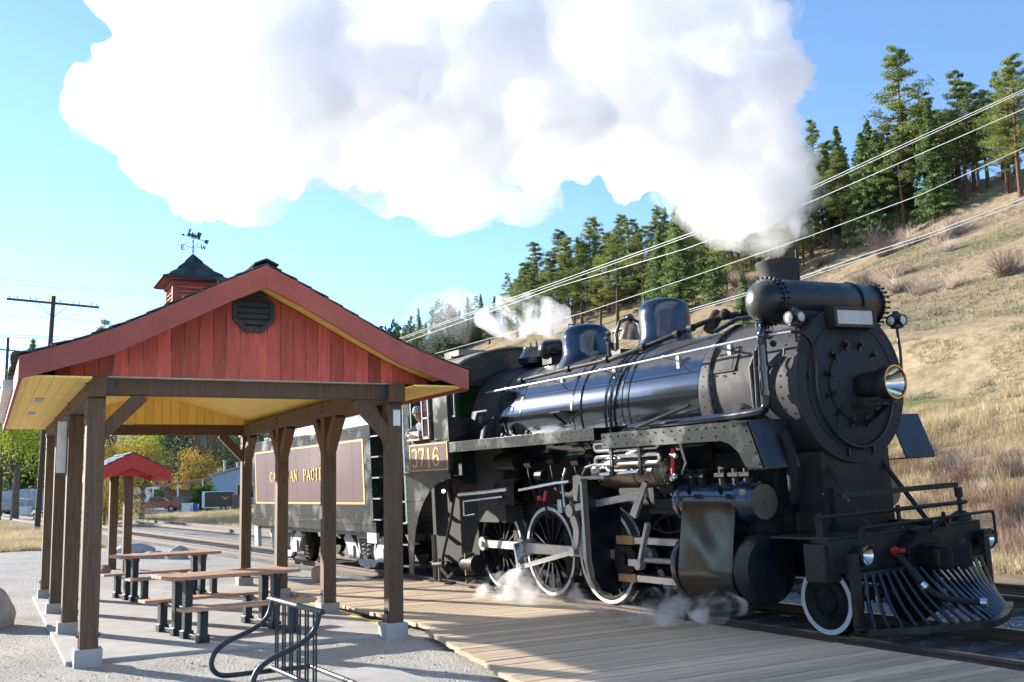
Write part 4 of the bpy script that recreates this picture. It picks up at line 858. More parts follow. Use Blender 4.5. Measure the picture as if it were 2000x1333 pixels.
# rumpled bright cylinder jacket
mb = MB(); nx_, nz_ = 22, 22; prof = []
for j in range(nz_+1):
    t = j/nz_
    if t < .25: a = -1.35+t/.25*1.15; prof.append((-1.13-.455*cos(a), .76+.455*sin(a)))
    elif t > .85: a = .15+(t-.85)/.15*.5; prof.append((-1.15-.27*cos(a), 1.5+.27*sin(a)*1.0))
    else: k = (t-.25)/.6; prof.append((-1.578+.158*k+.0, .665+(1.54-.665)*k))
for j, (y, z) in enumerate(prof):
    for i in range(nx_+1):
        x = 5.80+1.0*i/nx_; f = sin(pi*i/nx_)*sin(pi*j/nz_); dy = .012*sin(x*6+z*5)*f+.018*noise.noise(Vector((x*1.8, 0, z*1.8)))*f-.015*f; mb.v.append(Vector((x, y+dy, z)))
for j in range(nz_):
    for i in range(nx_): a = j*(nx_+1)+i; mb.f.append([a, a+1, a+nx_+2, a+nx_+1]); mb.mi.append(0); mb.tn.append(1)
P(mb, 'cylinder_jacket', 'jacket', ang=80)
for x in (5.95, 6.55): mb = MB(); mb.cyl((x, -1.40, 1.70), (x+.03, -1.47, 1.78), .027); P(mb, 'oil_cup', 'under')
for x in (5.75, 5.95, 6.35, 6.6, 6.8): mb = MB(); mb.cyl((x, -1.15, 1.8), (x, -1.15, 2.0), .07, n=8); mb.box(x-.09, x+.09, -1.24, -1.06, 1.9, 1.95); P(mb, 'valve_fitting', 'under')
for s in (-1, 1): mb = MB(); mb.tube([(6.9, s*.86, 2.5), (7.05, s*1.08, 2.35), (7.42, s*1.1, 2.38), (7.48, s*1.1, 2.2), (7.48, s*1.1, 1.75), (7.44, s*1.06, 1.6), (7.3, s*.9, 1.5)] if s < 0 else [(6.9, .8, 2.2), (7.1, .92, 2.05), (7.1, .95, 1.6), (7.1, .9, 1.4)], .065, 12); P(mb, 'exhaust_elbow', 'under')
# air reservoir and cooling coils, valves
mb = MB(); mb.lathe([(0, 0), (0, .1), (.05, .2), (.09, .225), (1.5, .225), (1.54, .2), (1.6, .1), (1.6, 0)], (3.85, -1.18, 2.0), (1,0,0), 32, caps=False)
for x in (4.05, 4.75, 5.2): mb.lathe([(0, .226), (0, .236), (.03, .236), (.03, .226)], (x, -1.18, 2.0), (1,0,0), 32, caps=False)
P(mb, 'air_reservoir', 'tank')
mb = MB()
for i in range(22): a = 2*pi*i/22; mb.rivet((5.42, -1.18+.215*cos(a), 2.0+.215*sin(a)), (1,0,0), .016); mb.rivet((3.88, -1.18+.2*cos(a), 2.0+.2*sin(a)), (-1,0,0), .016)
P(mb, 'reservoir_rivets', 'bright')
mb = MB()
for k, (z, n_) in enumerate(((2.33, 1), (2.13, 1), (1.99, 0))):
    y = -1.47
    if n_:
        pts = [(4.05, y, z), (5.42, y, z)]+[(5.42+.055*cos(a), y, z+.055+.055*sin(a)) for a in (-.8, 0, .8)]+[(5.42, y, z+.11), (4.05, y, z+.11)]+[(4.05-.055*cos(a), y, z+.055-.055*sin(a)) for a in (-.8, 0, .8)]
        mb.tube([(4.05, y, z)]+pts[1:], .028, 8, closed=True)
    else: mb.tube([(4.1, y, z), (5.3, y, z+.04)], .028, 8)
mb.tube([(4.2, y, 2.13), (5.1, y, 2.33)], .02, 8)
P(mb, 'cooling_coil', 'bright')
for x in (4.45, 5.1): mb = MB(); mb.box(x-.03, x+.03, -1.53, -1.50, 1.97, 2.5); mb.cyl((x, -1.54, 2.0), (x, -1.5, 2.0), .045); P(mb, 'coil_bracket', 'vale')
mb = MB(); mb.tube([(5.62, -1.35, 2.3), (5.62, -1.37, 2.1), (5.6, -1.37, 1.9)], .03, 6); P(mb, 'red_valve', 'red')
mb = MB()
for p in ((5.6, -1.35, 2.22), (5.75, -1.36, 2.3), (5.68, -1.36, 2.2), (5.6, -1.38, 1.9), (5.66, -1.38, 1.93), (5.8, -1.34, 2.38)): mb.ball(p, .042, 6)
mb.tube([(5.78, -1.36, 2.35), (5.8, -1.3, 2.1), (5.7, -1.3, 1.95)], .018, 5); P(mb, 'valve_fittings', 'bright')
# injectors and piping behind the drivers, brake gear
mb = MB(); mb.tube([(-.35, -1.45, 1.72), (.6, -1.42, 1.76), (1.3, -1.4, 1.8)], .035, 8); mb.tube([(1.6, -1.35, 1.78), (2.7, -1.35, 1.88), (3.1, -1.35, 1.9)], .025, 8); mb.tube([(-.1, -1.5, 1.6), (-.1, -1.5, 1.35), (.3, -1.5, 1.38)], .014, 5); mb.tube([(-.1, -1.5, 1.6), (1.2, -1.45, 1.68)], .014, 5)
P(mb, 'feed_rail', 'bright')
mb = MB(); mb.tube([(-.45, -1.5, 2.45), (-.5, -1.48, 2.2), (-.75, -1.45, 1.9), (-.62, -1.45, 1.6)], .05, 8); mb.tube([(-.25, -1.45, 2.0), (-.5, -1.45, 1.75), (-.75, -1.45, 1.2), (-1.1, -1.45, .6), (-1.15, -1.45, .42)], .028, 8); mb.cyl((-1.6, -1.4, .4), (-1.0, -1.4, .45), .05); mb.tube([(-1.3, -1.4, .35), (-1.0, -1.4, .2), (-.8, -1.4, .3)], .04, 6)
mb.cyl((.3, -.9, 1.75), (1.0, -.9, 1.75), .2, n=16); mb.box(.45, 1.0, -1.1, -.9, 1.52, 1.95); mb.cyl((.4, -1.0, 2.25), (1.1, -1.0, 2.25), .16, n=14)
for x, z in ((1.5, 2.2), (1.8, 2.0), (2.2, 2.25), (2.5, 1.8), (2.9, 2.2), (3.3, 2.3)): mb.cyl((x, -1.1, z), (x+.2, -1.1, z), .08, n=8); mb.tube([(x, -1.1, z), (x+.15, -1.15, z-.3), (x+.3, -1.1, z-.7)], .02, 5)
P(mb, 'underboard_gear', 'under')
mb = MB(); mb.tube([(2.35, -1.3, 1.75), (2.35, -1.35, 1.6)], .03, 6); mb.ball((2.22, -1.35, 1.65), .045, 6); P(mb, 'red_cock', 'red')
mb = MB()
for x in DX:
    mb.beam((x+.80, -.72, 1.2), (x+.82, -.72, .3), .06, .08); mb.box(x+.74, x+.84, -.82, -.66, .5, .85); mb.cyl((x+.80, -.75, .32), (x+.80, -.95, .32), .05)
mb.box(-.5, 5.6, -.65, -.60, .2, .28); mb.cyl((-.75, -1.15, .45), (-.3, -1.15, .45), .17, n=14)
for x in DX[:3]: mb.box(x+.60, x+.95, -.64, .64, 1.0, 1.12)
P(mb, 'brake_hanger', 'under')
mb = MB()
for k in range(4): mb.box(-.55, -.52, -1.3+k*.0, -1.1, .1+k*.15, .2+k*.15)
mb.cyl((-1.75, -1.3, .1), (-1.75, -1.3, .95), .05); mb.cyl((-1.6, -1.28, .05), (-1.6, -1.28, .5), .035); mb.box(-2.2, -1.3, -1.35, -1.1, .02, .07); P(mb, 'blowdown_pipe', 'tankd')
# fender sheet over the rear driver
mb = MB(); mb.lathe([(0, 0), (0, 0)], (0,0,0), (0,1,0), 3, caps=False) if False else None
pts = [(-.9, 1.3), (-.55, 1.5), (-.1, 1.62), (.35, 1.6), (.7, 1.5)]
mb.prism(pts+[(a, b-.02) for a, b in reversed(pts)], (0, -.95, 0), (1,0,0), (0,0,1), (0, .35, 0)); P(mb, 'wheel_guard', 'black')
# front end: buffer beam, deck, rails, lamps, pilot
FX = 8.12
mb = MB(); mb.box(7.98, 8.18, -1.36, 1.36, .78, 1.16); mb.box(7.3, 8.18, -1.36, 1.36, 1.162, 1.19); bb = P(mb, 'buffer_beam', 'dirtyblack', bev=.006)
mb = MB(); mb.box(7.85, 8.15, -1.42, -1.16, .70, 1.12); mb.cyl((8.0, -1.29, 1.12), (8.0, -1.29, 1.45), .04); mb.box(7.92, 8.08, -1.35, -1.23, 1.12, 1.2); P(mb, 'stake_pocket', 'dirtyblack', bev=.01)
mb = MB(); mb.tube([(8.02, -1.36, 1.41), (8.02, 0, 1.41), (8.02, 1.34, 1.41)], .026, 8)
for y in (-1.29, .05, 1.22): mb.cyl((8.02, y, 1.18), (8.02, y, 1.46 if y < 1 else 1.6), .026, n=8); mb.ball((8.02, y, 1.41), .045, 7)
mb.cyl((8.02, 1.22, 1.48), (8.02, 1.22, 1.6), .05, n=8); mb.lathe([(0, .13), (.08, .12), (.12, .05)], (8.02, 1.22, 1.19), (0,0,1), 12)
P(mb, 'deck_rail', 'dirtyblack')
mb = MB(); mb.tube([(8.26, -.98, .85), (8.3, -.98, .9), (8.3, -.98, 1.24), (8.3, -.93, 1.27), (8.3, 0, 1.28), (8.3, 1.3, 1.29), (8.3, 1.45, 1.29), (8.3, 1.47, 1.24), (8.3, 1.47, .9), (8.26, 1.42, .88)], .018, 7)
for y in (-.8, 0, .62): mb.cyl((8.22, y, 1.18), (8.3, y, 1.28), .018, n=6); mb.box(8.16, 8.26, y-.04, y+.04, 1.16, 1.27)
P(mb, 'uncoupling_rod', 'dirtyblack')
for y in (-.93, 1.28):
    mb = MB(); mb.lathe([(0, .0), (0, .09), (.1, .12), (.17, .125), (.17, .108)], (8.18, y, .97), (1,0,0), 28, caps=False); lp_ = P(mb, 'ditch_light', 'black')
    mb = MB(); mb.lathe([(0, .02), (.06, .08), (.1, .11)], (8.23, y, .97), (1,0,0), 28, caps=False); P(mb, 'reflector', 'mirror', lp_)
# coupler and drawbar housing
mb = MB(); mb.prism([(-.28, .72), (.34, .72), (.34, .98), (.26, 1.1), (.05, 1.17), (-.16, 1.1), (-.28, .98)], (8.16, 0, 0), (0,1,0), (0,0,1), (.22, 0, 0)); mb.box(8.3, 8.62, -.13, .13, .78, 1.02); mb.prism([(0, -.12), (.12, -.17), (.26, -.19), (.34, -.16), (.33, -.1), (.22, -.07), (.2, .04), (.26, .12), (.36, .17), (.33, .23), (.14, .2), (0, .12)], (8.5, 0, .76), (1,0,0), (0,1,0), (0, 0, .26)); mb.tube([(8.4, .1, 1.15), (8.45, .3, 1.3), (8.42, .35, 1.35)], .03, 6)
P(mb, 'coupler', 'under', bev=.015)
mb = MB(); mb.cyl((8.74, .19, .73), (8.74, .19, 1.07), .05, n=12); mb.cyl((8.68, -.12, .8), (8.68, -.12, .98), .075, n=12); P(mb, 'knuckle', 'dirtyblack')
mb = MB(); mb.stube([(8.25, -.42, .95), (8.4, -.42, .88), (8.55, -.38, .66), (8.72, -.28, .48), (8.9, -.1, .42), (9.05, .0, .40)], .038, 8); hs = P(mb, 'air_hose', 'rub')
mb = MB(); mb.ball((8.3, -.42, .97), .055, 7); mb.box(8.26, 8.42, -.46, -.38, .96, 1.0); P(mb, 'red_cock_handle', 'red', hs)
mb = MB(); mb.cyl((9.04, 0, .40), (9.1, .03, .40), .055, n=12); mb.cyl((8.58, -.37, .62), (8.62, -.35, .57), .05, n=10); P(mb, 'hose_coupling', 'bright', hs)
# pilot (cowcatcher)
mb = MB(); tip = Vector((9.12, 0, .16)); cor = [Vector((8.55, -1.22, .18)), Vector((8.55, 1.22, .18))]
def base(t): 
    s = -1 if t < 0 else 1; a = abs(t); return Vector((9.15-.62*a**1.35, s*1.25*a, .19))
bp = [base(-1+2*i/20) for i in range(21)]
for a, b in zip(bp, bp[1:]): mb.beam(a, b, .09, .07, ext=.01); 
inn = [p+Vector((-.14, 0, .02)) for p in bp]
for a, b in zip(inn, inn[1:]): mb.beam(a, b, .1, .02, ext=.01)
mb.beam((8.3, -1.2, .76), (8.3, 1.2, .76), .12, .07); P(mb, 'pilot_frame', 'black')
mb = MB()
for i in range(19):
    t = -.92+1.84*i/18; b_ = base(t); top = Vector((8.36+.03*(1-abs(t)), t*1.12, .76)); mid = (b_+top)/2+Vector((-.05, 0, -.02)); mb.stube([top, mid, b_+Vector((-.06, 0, .02))], .024, 6)
P(mb, 'pilot_bar', 'gloss')
for s in (-1, 1): mb = MB(); mb.box(8.3, 8.38, s*1.17-.05, s*1.17+.05, .15, 1.0); P(mb, 'pilot_post', 'dirtyblack')
mb = MB(); mb.box(8.2, 8.26, -1.1, .9, 1.62, 1.68); mb.box(7.6, 8.22, -.5, -.46, 1.6, 1.64)
for s in (-1, 1): mb.tube([(7.45, s*.5, 2.02), (8.05, s*.52, 1.25)], .03, 8)
P(mb, 'step_board', 'dirtyblack')
mb = MB(); mb.box(7.0, 7.5, -.62, .62, 1.19, 2.15); mb.box(7.5, 7.55, -.5, .5, 1.2, 1.7); P(mb, 'steam_chest_casing', 'dirtyblack')
# tread plates leading down from the far running board
# engineer
per = thing('person', 'engine driver in grey cap and blue overalls leaning out of the cab window', 'person', (0,0,0), (LEAN, 0, 0))
def skin(name, pts, edges, m, parent, sub=2, root=0):
    me = bpy.data.meshes.new(name); me.from_pydata([p[:3] for p in pts], edges, []); o = bpy.data.objects.new(name, me); COL.objects.link(o); o.parent = parent
    sk = o.modifiers.new('skin', 'SKIN'); 
    for i, p in enumerate(pts): r = p[3]; ry = p[4] if len(p) > 4 else r; me.skin_vertices[0].data[i].radius = (r, ry); me.skin_vertices[0].data[i].use_root = (i == root)
    sk.use_smooth_shade = True; ss = o.modifiers.new('sub', 'SUBSURF'); ss.levels = sub; ss.render_levels = sub
    me.materials.append(M[m]); return o
X0, Y0 = -1.80, -1.46
bx_ = [(X0, Y0+.25, 2.35, .17, .14), (X0, Y0+.22, 2.6, .17, .13), (X0, Y0+.16, 2.85, .18, .13), (X0, Y0+.10, 3.04, .15, .10), (X0+.01, Y0+.04, 3.14, .055), (X0+.03, Y0-.03, 3.215, .066, .075), (X0+.04, Y0-.05, 3.29, .082, .098), (X0+.03, Y0-.04, 3.355, .076, .088),
       (X0-.20, Y0+.03, 3.02, .075), (X0-.28, Y0-.14, 2.91, .052), (X0-.14, Y0-.18, 2.87, .04), (X0-.02, Y0-.19, 2.865, .033),
       (X0+.20, Y0+.05, 3.03, .075), (X0+.27, Y0-.06, 2.88, .052), (X0+.16, Y0-.12, 2.85, .04), (X0+.08, Y0-.15, 2.85, .033)]
skin('body', bx_, [(0,1),(1,2),(2,3),(3,4),(4,5),(5,6),(6,7),(3,8),(8,9),(9,10),(10,11),(3,12),(12,13),(13,14),(14,15)], 'skin', per)
hd = MB(); hc = Vector((X0+.035, Y0-.05, 3.28)); f_ = Vector((.62, -.78, 0)); s_ = Vector((.78, .62, 0))
hd.ball(hc+f_*.095+Vector((0, 0, -.005)), .016, 6, (1, 1, 1.6)); 
for k in (-1, 1): hd.ball(hc+s_*k*.088+Vector((0,0,.0)), .024, 6, (.6, .6, 1.2))
P(hd, 'nose_and_ears', 'skin', per)
hd = MB()
for k in (-1, 1): hd.ball(hc+f_*.083+s_*k*.034+Vector((0, 0, .022)), .010, 6)
hd.ball(hc+f_*.082+Vector((0, 0, -.052)), .012, 6, (1.8, 1.2, .4)); P(hd, 'eyes_and_mouth', 'dark', per)
hd = MB(); hd.lathe([(-.045, .102), (0, .106), (.05, .10), (.085, .075), (.1, .03), (.102, 0)], hc+Vector((0, 0, .06)), (-.06, .04, 1), 20, caps=False); hd.prism([(.085*cos(a)*1.0, .085*sin(a)+.02) for a in [pi*i/8 for i in range(9)]], hc+f_*.06+Vector((0, 0, .035)), s_, f_+Vector((0, 0, -.12)), (0, 0, .012)); P(hd, 'cap', 'cap', per)
skin('shirt', [(X0, Y0+.22, 2.6, .185, .14), (X0, Y0+.16, 2.85, .195, .145), (X0, Y0+.10, 3.06, .165, .115), (X0+.01, Y0+.05, 3.13, .075), (X0-.20, Y0+.03, 3.02, .09), (X0-.28, Y0-.14, 2.91, .068), (X0-.14, Y0-.18, 2.87, .052), (X0+.20, Y0+.05, 3.03, .09), (X0+.275, Y0-.06, 2.88, .068), (X0+.16, Y0-.12, 2.85, .052)], [(0,1),(1,2),(2,3),(2,4),(4,5),(5,6),(2,7),(7,8),(8,9)], 'cloth', per)
hd = MB(); hd.prism([(-.1, 2.62), (.13, 2.62), (.12, 2.95), (.07, 3.0), (-.06, 3.0), (-.1, 2.92)], (X0+.02, Y0-.035, 0), (1,0,0), (0, 0, 1), (0, .06, 0)); P(hd, 'overall_bib', 'denim', per, bev=.02)
for k, (fx_, fy_) in enumerate(((X0-.0, Y0-.19), (X0+.08, Y0-.17))):
    hb = []; ed = []
    hb.append((fx_-.0, fy_+.01, 2.845, .022, .03)); hb.append((fx_+.03, fy_-.005, 2.84, .02, .032)); ed.append((0, 1))
    for q in range(4):
        o = -.024+q*.016; i0 = len(hb); hb += [(fx_+.055, fy_+o*.9-.005, 2.845+.004*q, .008), (fx_+.085-.004*abs(q-1), fy_+o-.008, 2.835, .0075), (fx_+.095, fy_+o-.01, 2.815, .0065)]; ed += [(1, i0), (i0, i0+1), (i0+1, i0+2)]
    i0 = len(hb); hb += [(fx_+.02, fy_-.035, 2.85, .009), (fx_+.045, fy_-.048, 2.84, .008)]; ed += [(0, i0), (i0, i0+1)]
    skin('hand', hb, ed, 'skin', per, 1)
# ------------------------------------------------ tender
ten = thing('tender', 'black tender with a long maroon panel lettered in gold, coupled behind the locomotive cab', 'tender', (0,0,0), (LEAN, 0, 0))
def Tn(mb, name, m, parent=None, label=None, bev=0): return mb.build(name, m, parent or ten, (0,0,0), bev, label)
mb = MB(); mb.box(-12.55, -4.18, -1.5, 1.5, 1.17, 3.22); mb.rivets((-12.45, -1.502, 1.25), (-4.3, -1.502, 1.25), .14, (0,-1,0), .013); mb.rivets((-12.45, -1.502, 3.15), (-4.3, -1.502, 3.15), .14, (0,-1,0), .013)
for x in (-12.47, -4.26): mb.rivets((x, -1.502, 1.3), (x, -1.502, 3.1), .085, (0,-1,0), .015)
tk = Tn(mb, 'tank', 'tblack', bev=.02)
mb = MB()
for x in (-11.3, -9.9, -8.9, -7.9, -6.4, -5.2): mb.rivets((x, -1.506, 1.25), (x, -1.506, 3.15), .085, (0,-1,0), .012)
Tn(mb, 'tank_rivets', 'tblack', tk)
mb = MB(); mb.box(-12.32, -4.55, -1.505, -1.501, 1.52, 2.96); pn = Tn(mb, 'side_panel', 'maroon', tk)
mb = MB()
for a in ((-12.30, -4.57, 1.54, 1.575), (-12.30, -4.57, 2.905, 2.94)): mb.box(a[0], a[1], -1.509, -1.506, a[2], a[3])
for a in ((-12.30, -12.24, 1.575, 2.905), (-4.63, -4.57, 1.575, 2.905)): mb.box(a[0], a[1], -1.509, -1.506, a[2], a[3])
text(mb, 'CANADIAN  PACIFIC', (-11.02, -1.506, 2.10), (1,0,0), (0,0,1), .22, .28, .28, (0,-1,0), .004); Tn(mb, 'lettering', 'gold', pn)
mb = MB(); mb.prism([(-1.5, 3.22), (-1.35, 3.5), (-1.15, 3.75), (-.9, 3.86), (.9, 3.86), (1.15, 3.75), (1.35, 3.5), (1.5, 3.22)], (-9.2, 0, 0), (0,1,0), (0,0,1), (5.0, 0, 0)); mb.box(-12.4, -9.25, -1.2, 1.2, 3.22, 3.34); Tn(mb, 'bunker', 'bunk', bev=.02)
mb = MB(); mb.tube([(-12.3, -1.35, 3.3), (-12.3, -1.35, 3.45), (-9.6, -1.35, 3.45), (-9.5, -1.35, 3.3)], .02, 6); mb.cyl((-11.2, 0, 3.3), (-11.2, 0, 3.5), .35, n=20); Tn(mb, 'deck_fittings', 'vale')
for k in range(5):
    mb = MB(); mb.box(-4.16, -3.78, -1.5, -1.18, 1.2+k*.44, 1.23+k*.44); Tn(mb, 'ladder_rung', 'bright')
mb = MB(); mb.box(-12.7, -4.0, -1.4, 1.4, .85, 1.165); mb.box(-12.7, -4.0, -1.52, -1.38, .95, 1.165); mb.rivets((-12.6, -1.522, 1.1), (-4.1, -1.522, 1.1), .14, (0,-1,0), .013); mb.box(-4.0, -2.45, -.4, .4, .7, 1.1); Tn(mb, 'tender_frame', 'tblack')
mb = MB(); mb.box(-4.5, -4.0, -1.52, -1.45, .72, .94); mb.box(-12.72, -12.4, -1.45, -1.35, .35, .9); Tn(mb, 'step_plate', 'silver')
for x in (-10.2, -6.3, -11.9, -4.7):
    for s in (-1, 1):
        mb = MB(); mb.lathe([(0, 0), (-.02, .08), (0, .2), (0, .42), (.13, .42), (.13, .45), (.16, .45), (.16, 0)], (x, s*.80, .42), (0,-s,0), 36, caps=False); mb.cyl((x, 0, .42), (x, s*.8, .42), .08); Tn(mb, 'wheel', 'under')
for cx_ in (-11.05, -5.5):
    for s in (-1, 1):
        mb = MB(); pr = [(-1.35, .72), (-1.15, .84), (-.9, .80), (-.62, .62), (-.42, .42), (-.42, .28), (.42, .28), (.42, .42), (.62, .62), (.9, .80), (1.15, .84), (1.35, .72), (1.15, .52), (1.05, .28), (.68, .28), (.52, .22), (.4, .12), (-.4, .12), (-.52, .22), (-.68, .28), (-1.05, .28), (-1.15, .52)]
        top = [(-.55, .84), (.55, .84), (.55, .74), (-.55, .74)]
        y0 = s*1.12; mb.prism(pr, (cx_, y0, 0), (1,0,0), (0,0,1), (0, -s*.08, 0)); mb.prism(top, (cx_, y0, 0), (1,0,0), (0,0,1), (0, -s*.14, 0))
        for dx in (-.5, .5): mb.beam((cx_+dx, y0-s*.04, .74), (cx_+dx*.8, y0-s*.04, .40), .07, .07)
        for dx in (-.85, .85): mb.box(cx_+dx-.15, cx_+dx+.15, min(y0, y0-s*.2)-.04*(s < 0), max(y0, y0-s*.2), .27, .57)
        for dx in (-.14, .14):
            sp = [(cx_+dx+.07*cos(a), y0-s*.04+.07*sin(a), .34+.38*a/(8*pi)) for a in [8*pi*i/48 for i in range(49)]]; mb.tube(sp, .018, 5)
        Tn(mb, 'truck_frame', 'silver')
M['gtube'] = mat('green_grey_tube', (.022, .034, .045), .35, .2, dirt=.15)
M['rrock'] = mat('reddish_stone', (.30, .20, .15), .85, var=.3, scale=5, bump=.5, bscale=14)
M['kred'] = mat('bright_red_paint', (.50, .055, .045), .6)
M['kshingle'] = mat('shiny_slates', (.09, .095, .10), .4, var=.4, tone=True)
M['glassins'] = mat('insulator_glass', (.12, .18, .2), .2)
M['greyw'] = mat('grey_wire', (.35, .42, .48), .6)
M['redcar'] = mat('dark_red_car_paint', (.30, .05, .035), .3, coat=.5)
M['carglass'] = mat('dark_glass', (.03, .035, .04), .08)
M['carblack'] = mat('trailer_black', (.02, .022, .02), .3)
M['orange'] = mat('orange_emblem', (.5, .2, .08), .5)
M['bluewall'] = mat('pale_blue_siding', (.36, .46, .56), .7)
M['palegrey'] = mat('pale_grey_roof', (.5, .5, .52), .6)
M['fence'] = mat('fence_wood', (.22, .17, .13), .85)
M['fencet'] = mat('fence_boards', (.25, .19, .14), .85, tone=True)
M['tarp'] = mat('pale_tarpaulin', (.42, .47, .52), .5, var=.3, scale=1, bump=.5, bscale=2)
M['bluebin'] = mat('blue_plastic', (.03, .12, .4), .4)
M['chalet'] = mat('chalet_timber', (.22, .11, .06), .8)
# ------------------------------------------------ picnic tables
def table(lab, x0, y0, x1, y1):
    "x0,y0 / x1,y1: centre of the left and right ends in pavilion metres"
    c = pw((x0+x1)/2, (y0+y1)/2, -.085); d = pw(x1, y1)-pw(x0, y0); a = atan2(d.y, d.x)
    t = thing('picnic_table', lab, 'picnic table', c, (0, 0, a-pi/2), 'picnic tables under the pavilion')
    L_ = 1.83; b = lambda mb, n, m, bv=.005: mb.build(n, m, t, (0,0,0), bv)
    mb = MB(); random.seed(int(x0*10))
    for k in range(5): mb.t = random.uniform(.85, 1.12); mb.box(-.375+k*.151, -.375+k*.151+.145, -L_/2, L_/2, .755, .80)
    b(mb, 'tabletop', 'cedar')
    for s in (-1, 1):
        mb = MB()
        for k in range(2): mb.t = random.uniform(.85, 1.12); q = s*.74; mb.box(q-.145+k*.147, q-.145+k*.147+.142, -L_/2, L_/2, .40, .44)
        b(mb, 'bench', 'cedar')
    for e in (-1, 1):
        y = e*.62
        for xx, h in ((-.74, .40), (-.2, .755), (.2, .755), (.74, .40)):
            mb = MB(); k = xx*.92 if abs(xx) < .5 else xx; w_ = .055
            mb.prism([(k-w_, 0), (k+w_, 0), (xx+w_+.012, h), (xx-w_-.012, h)], (0, y-.05, 0), (1,0,0), (0,0,1), (0, .1, 0)); mb.box(k-.07, k+.07, y-.07, y+.07, 0, .10)
            b(mb, 'leg', 'iron')
        mb = MB(); mb.box(-.36, .36, y-.03, y+.03, .70, .752); mb.box(-.86, .86, y-.02, y+.02, .355, .397); mb.box(-.84, .84, y-.025, y+.025, .02, .07); b(mb, 'crossbar', 'iron', .003)
    return t
table('nearer picnic table with cedar planks and dark iron legs, beside the bicycle rack', 2.62, -7.12, 2.28, -5.32)
table('farther picnic table with cedar planks and dark iron legs, by the back posts', -2.85, -7.1, -3.2, -5.32)
# ------------------------------------------------ bicycle rack
rk = thing('bicycle_rack', 'dark tubular bicycle rack with S-curved ends in front of the pavilion', 'bicycle rack', (6.2, -6.95, -.1))
OFF = (6.2, -6.95, -.1)
S5 = [(-6.88, .66), (-6.895, .58), (-6.93, .49), (-7.0, .42), (-7.12, .355), (-7.27, .30), (-7.38, .25), (-7.47, .18), (-7.51, .08), (-7.49, -.0), (-7.42, -.055), (-7.3, -.07), (-7.1, -.07), (-6.8, -.07), (-6.45, -.07)]
for x in (5.5, 6.9):
    mb = MB(); pts = [Vector((x, y, z)) for y, z in S5]; sm = []
    for i in range(len(pts)-1):
        p0, p1, p2, p3 = pts[max(i-1, 0)], pts[i], pts[i+1], pts[min(i+2, len(pts)-1)]
        for k in range(4):
            t = k/4; sm.append(.5*((2*p1)+(p2-p0)*t+(2*p0-5*p1+4*p2-p3)*t*t+(3*p1-p0-3*p2+p3)*t**3))
    sm.append(pts[-1]); mb.tube(sm, .026, 10); mb.build('side_tube', 'gtube', rk, OFF)
mb = MB(); mb.cyl((5.42, -6.88, .66), (6.98, -6.88, .66), .028, n=12); mb.build('top_bar', 'gtube', rk, OFF)
mb = MB(); mb.cyl((5.5, -6.88, -.04), (6.9, -6.88, -.04), .024, n=10); mb.cyl((5.5, -6.45, -.07), (6.9, -6.45, -.07), .026, n=10); mb.build('bottom_bar', 'gtube', rk, OFF)
for i in range(12):
    x = 5.62+(i//2)*.225+(i % 2)*.07; mb = MB(); mb.cyl((x, -6.88, -.04), (x, -6.88, .65), .0105, n=8); mb.build('bar', 'gtube', rk, OFF)
# ------------------------------------------------ boulders
def boulder(lab, c, r, sq, seed, m='rock'):
    bm = bmesh.new(); bmesh.ops.create_icosphere(bm, subdivisions=4, radius=1)
    for v in bm.verts:
        p = v.co.copy(); k = 1+.22*noise.noise(p*1.1+Vector((seed, 0, 0)))+.07*noise.noise(p*3+Vector((seed, 3, 0)))+.02*noise.noise(p*9)
        v.co = Vector((p.x*sq[0], p.y*sq[1], p.z*sq[2]))*k*r
    me = bpy.data.meshes.new('boulder'); bm.to_mesh(me); bm.free(); me.materials.append(M[m]); me.polygons.foreach_set('use_smooth', [True]*len(me.polygons))
    o = bpy.data.objects.new('boulder', me); COL.objects.link(o); o.location = c; return tag(o, lab, 'boulder')
boulder('big rounded grey boulder at the left edge beside the pavilion pad', (-1.35, -9.02, .03), .42, (.85, .85, 1.0), 3)
boulder('small reddish broken boulder in front of the red roofed notice shelter', (-11.2, -5.75, -.08), .28, (1.3, .7, .6), 9, 'rrock')
boulder('long flat pale boulder lying beyond the picnic tables', (-20.8, -3.1, -.12), .6, (.8, 1.1, .45), 5)
boulder('small pale boulder, left of the round one beyond the picnic tables', (-16.6, -3.45, -.10), .36, (.7, 1.0, .5), 12)
boulder('round pale boulder beyond the far picnic table', (-15.8, -2.85, -.03), .36, (.8, .9, .75), 22)
boulder('brown boulder at the edge of the gravel beside the boardwalk end', (-4.3, -2.62, .03), .27, (.9, .9, 1.0), 31, 'rrock')
# ------------------------------------------------ notice shelter
KX, KY = -12.1, -5.15
ks = thing('notice_shelter', 'small shelter with a red gable roof on two timber posts beyond the pavilion', 'shelter', (KX, KY, -.15))
ko = (KX, KY, -.15)
for x, y in ((-12.75, KY-.12), (-11.45, KY+.0)):
    mb = MB(); mb.box(x-.1, x+.1, y-.1, y+.1, -.15, 2.3); mb.build('post', 'post', ks, ko, .006)
for s in (-1, 1):
    mb = MB(); mb.prism([(0, 2.84), (s*.95, 2.38), (s*.95, 2.10), (s*.45, 2.28), (0, 2.46)], (-11.0, KY, 0), (0,1,0), (0,0,1), (.05, 0, 0)); mb.build('rake_board', 'kred', ks, ko)
    mb = MB(); mb.prism([(0, 2.84), (s*.95, 2.38), (s*.95, 2.14), (0, 2.5)], (-13.2, KY, 0), (0,1,0), (0,0,1), (-.04, 0, 0)); mb.box(-13.2, -11.0, min(KY+s*.95, KY+s*.91), max(KY+s*.95, KY+s*.91), 2.12, 2.37); mb.build('eave_board', 'kred', ks, ko)
mb = MB()
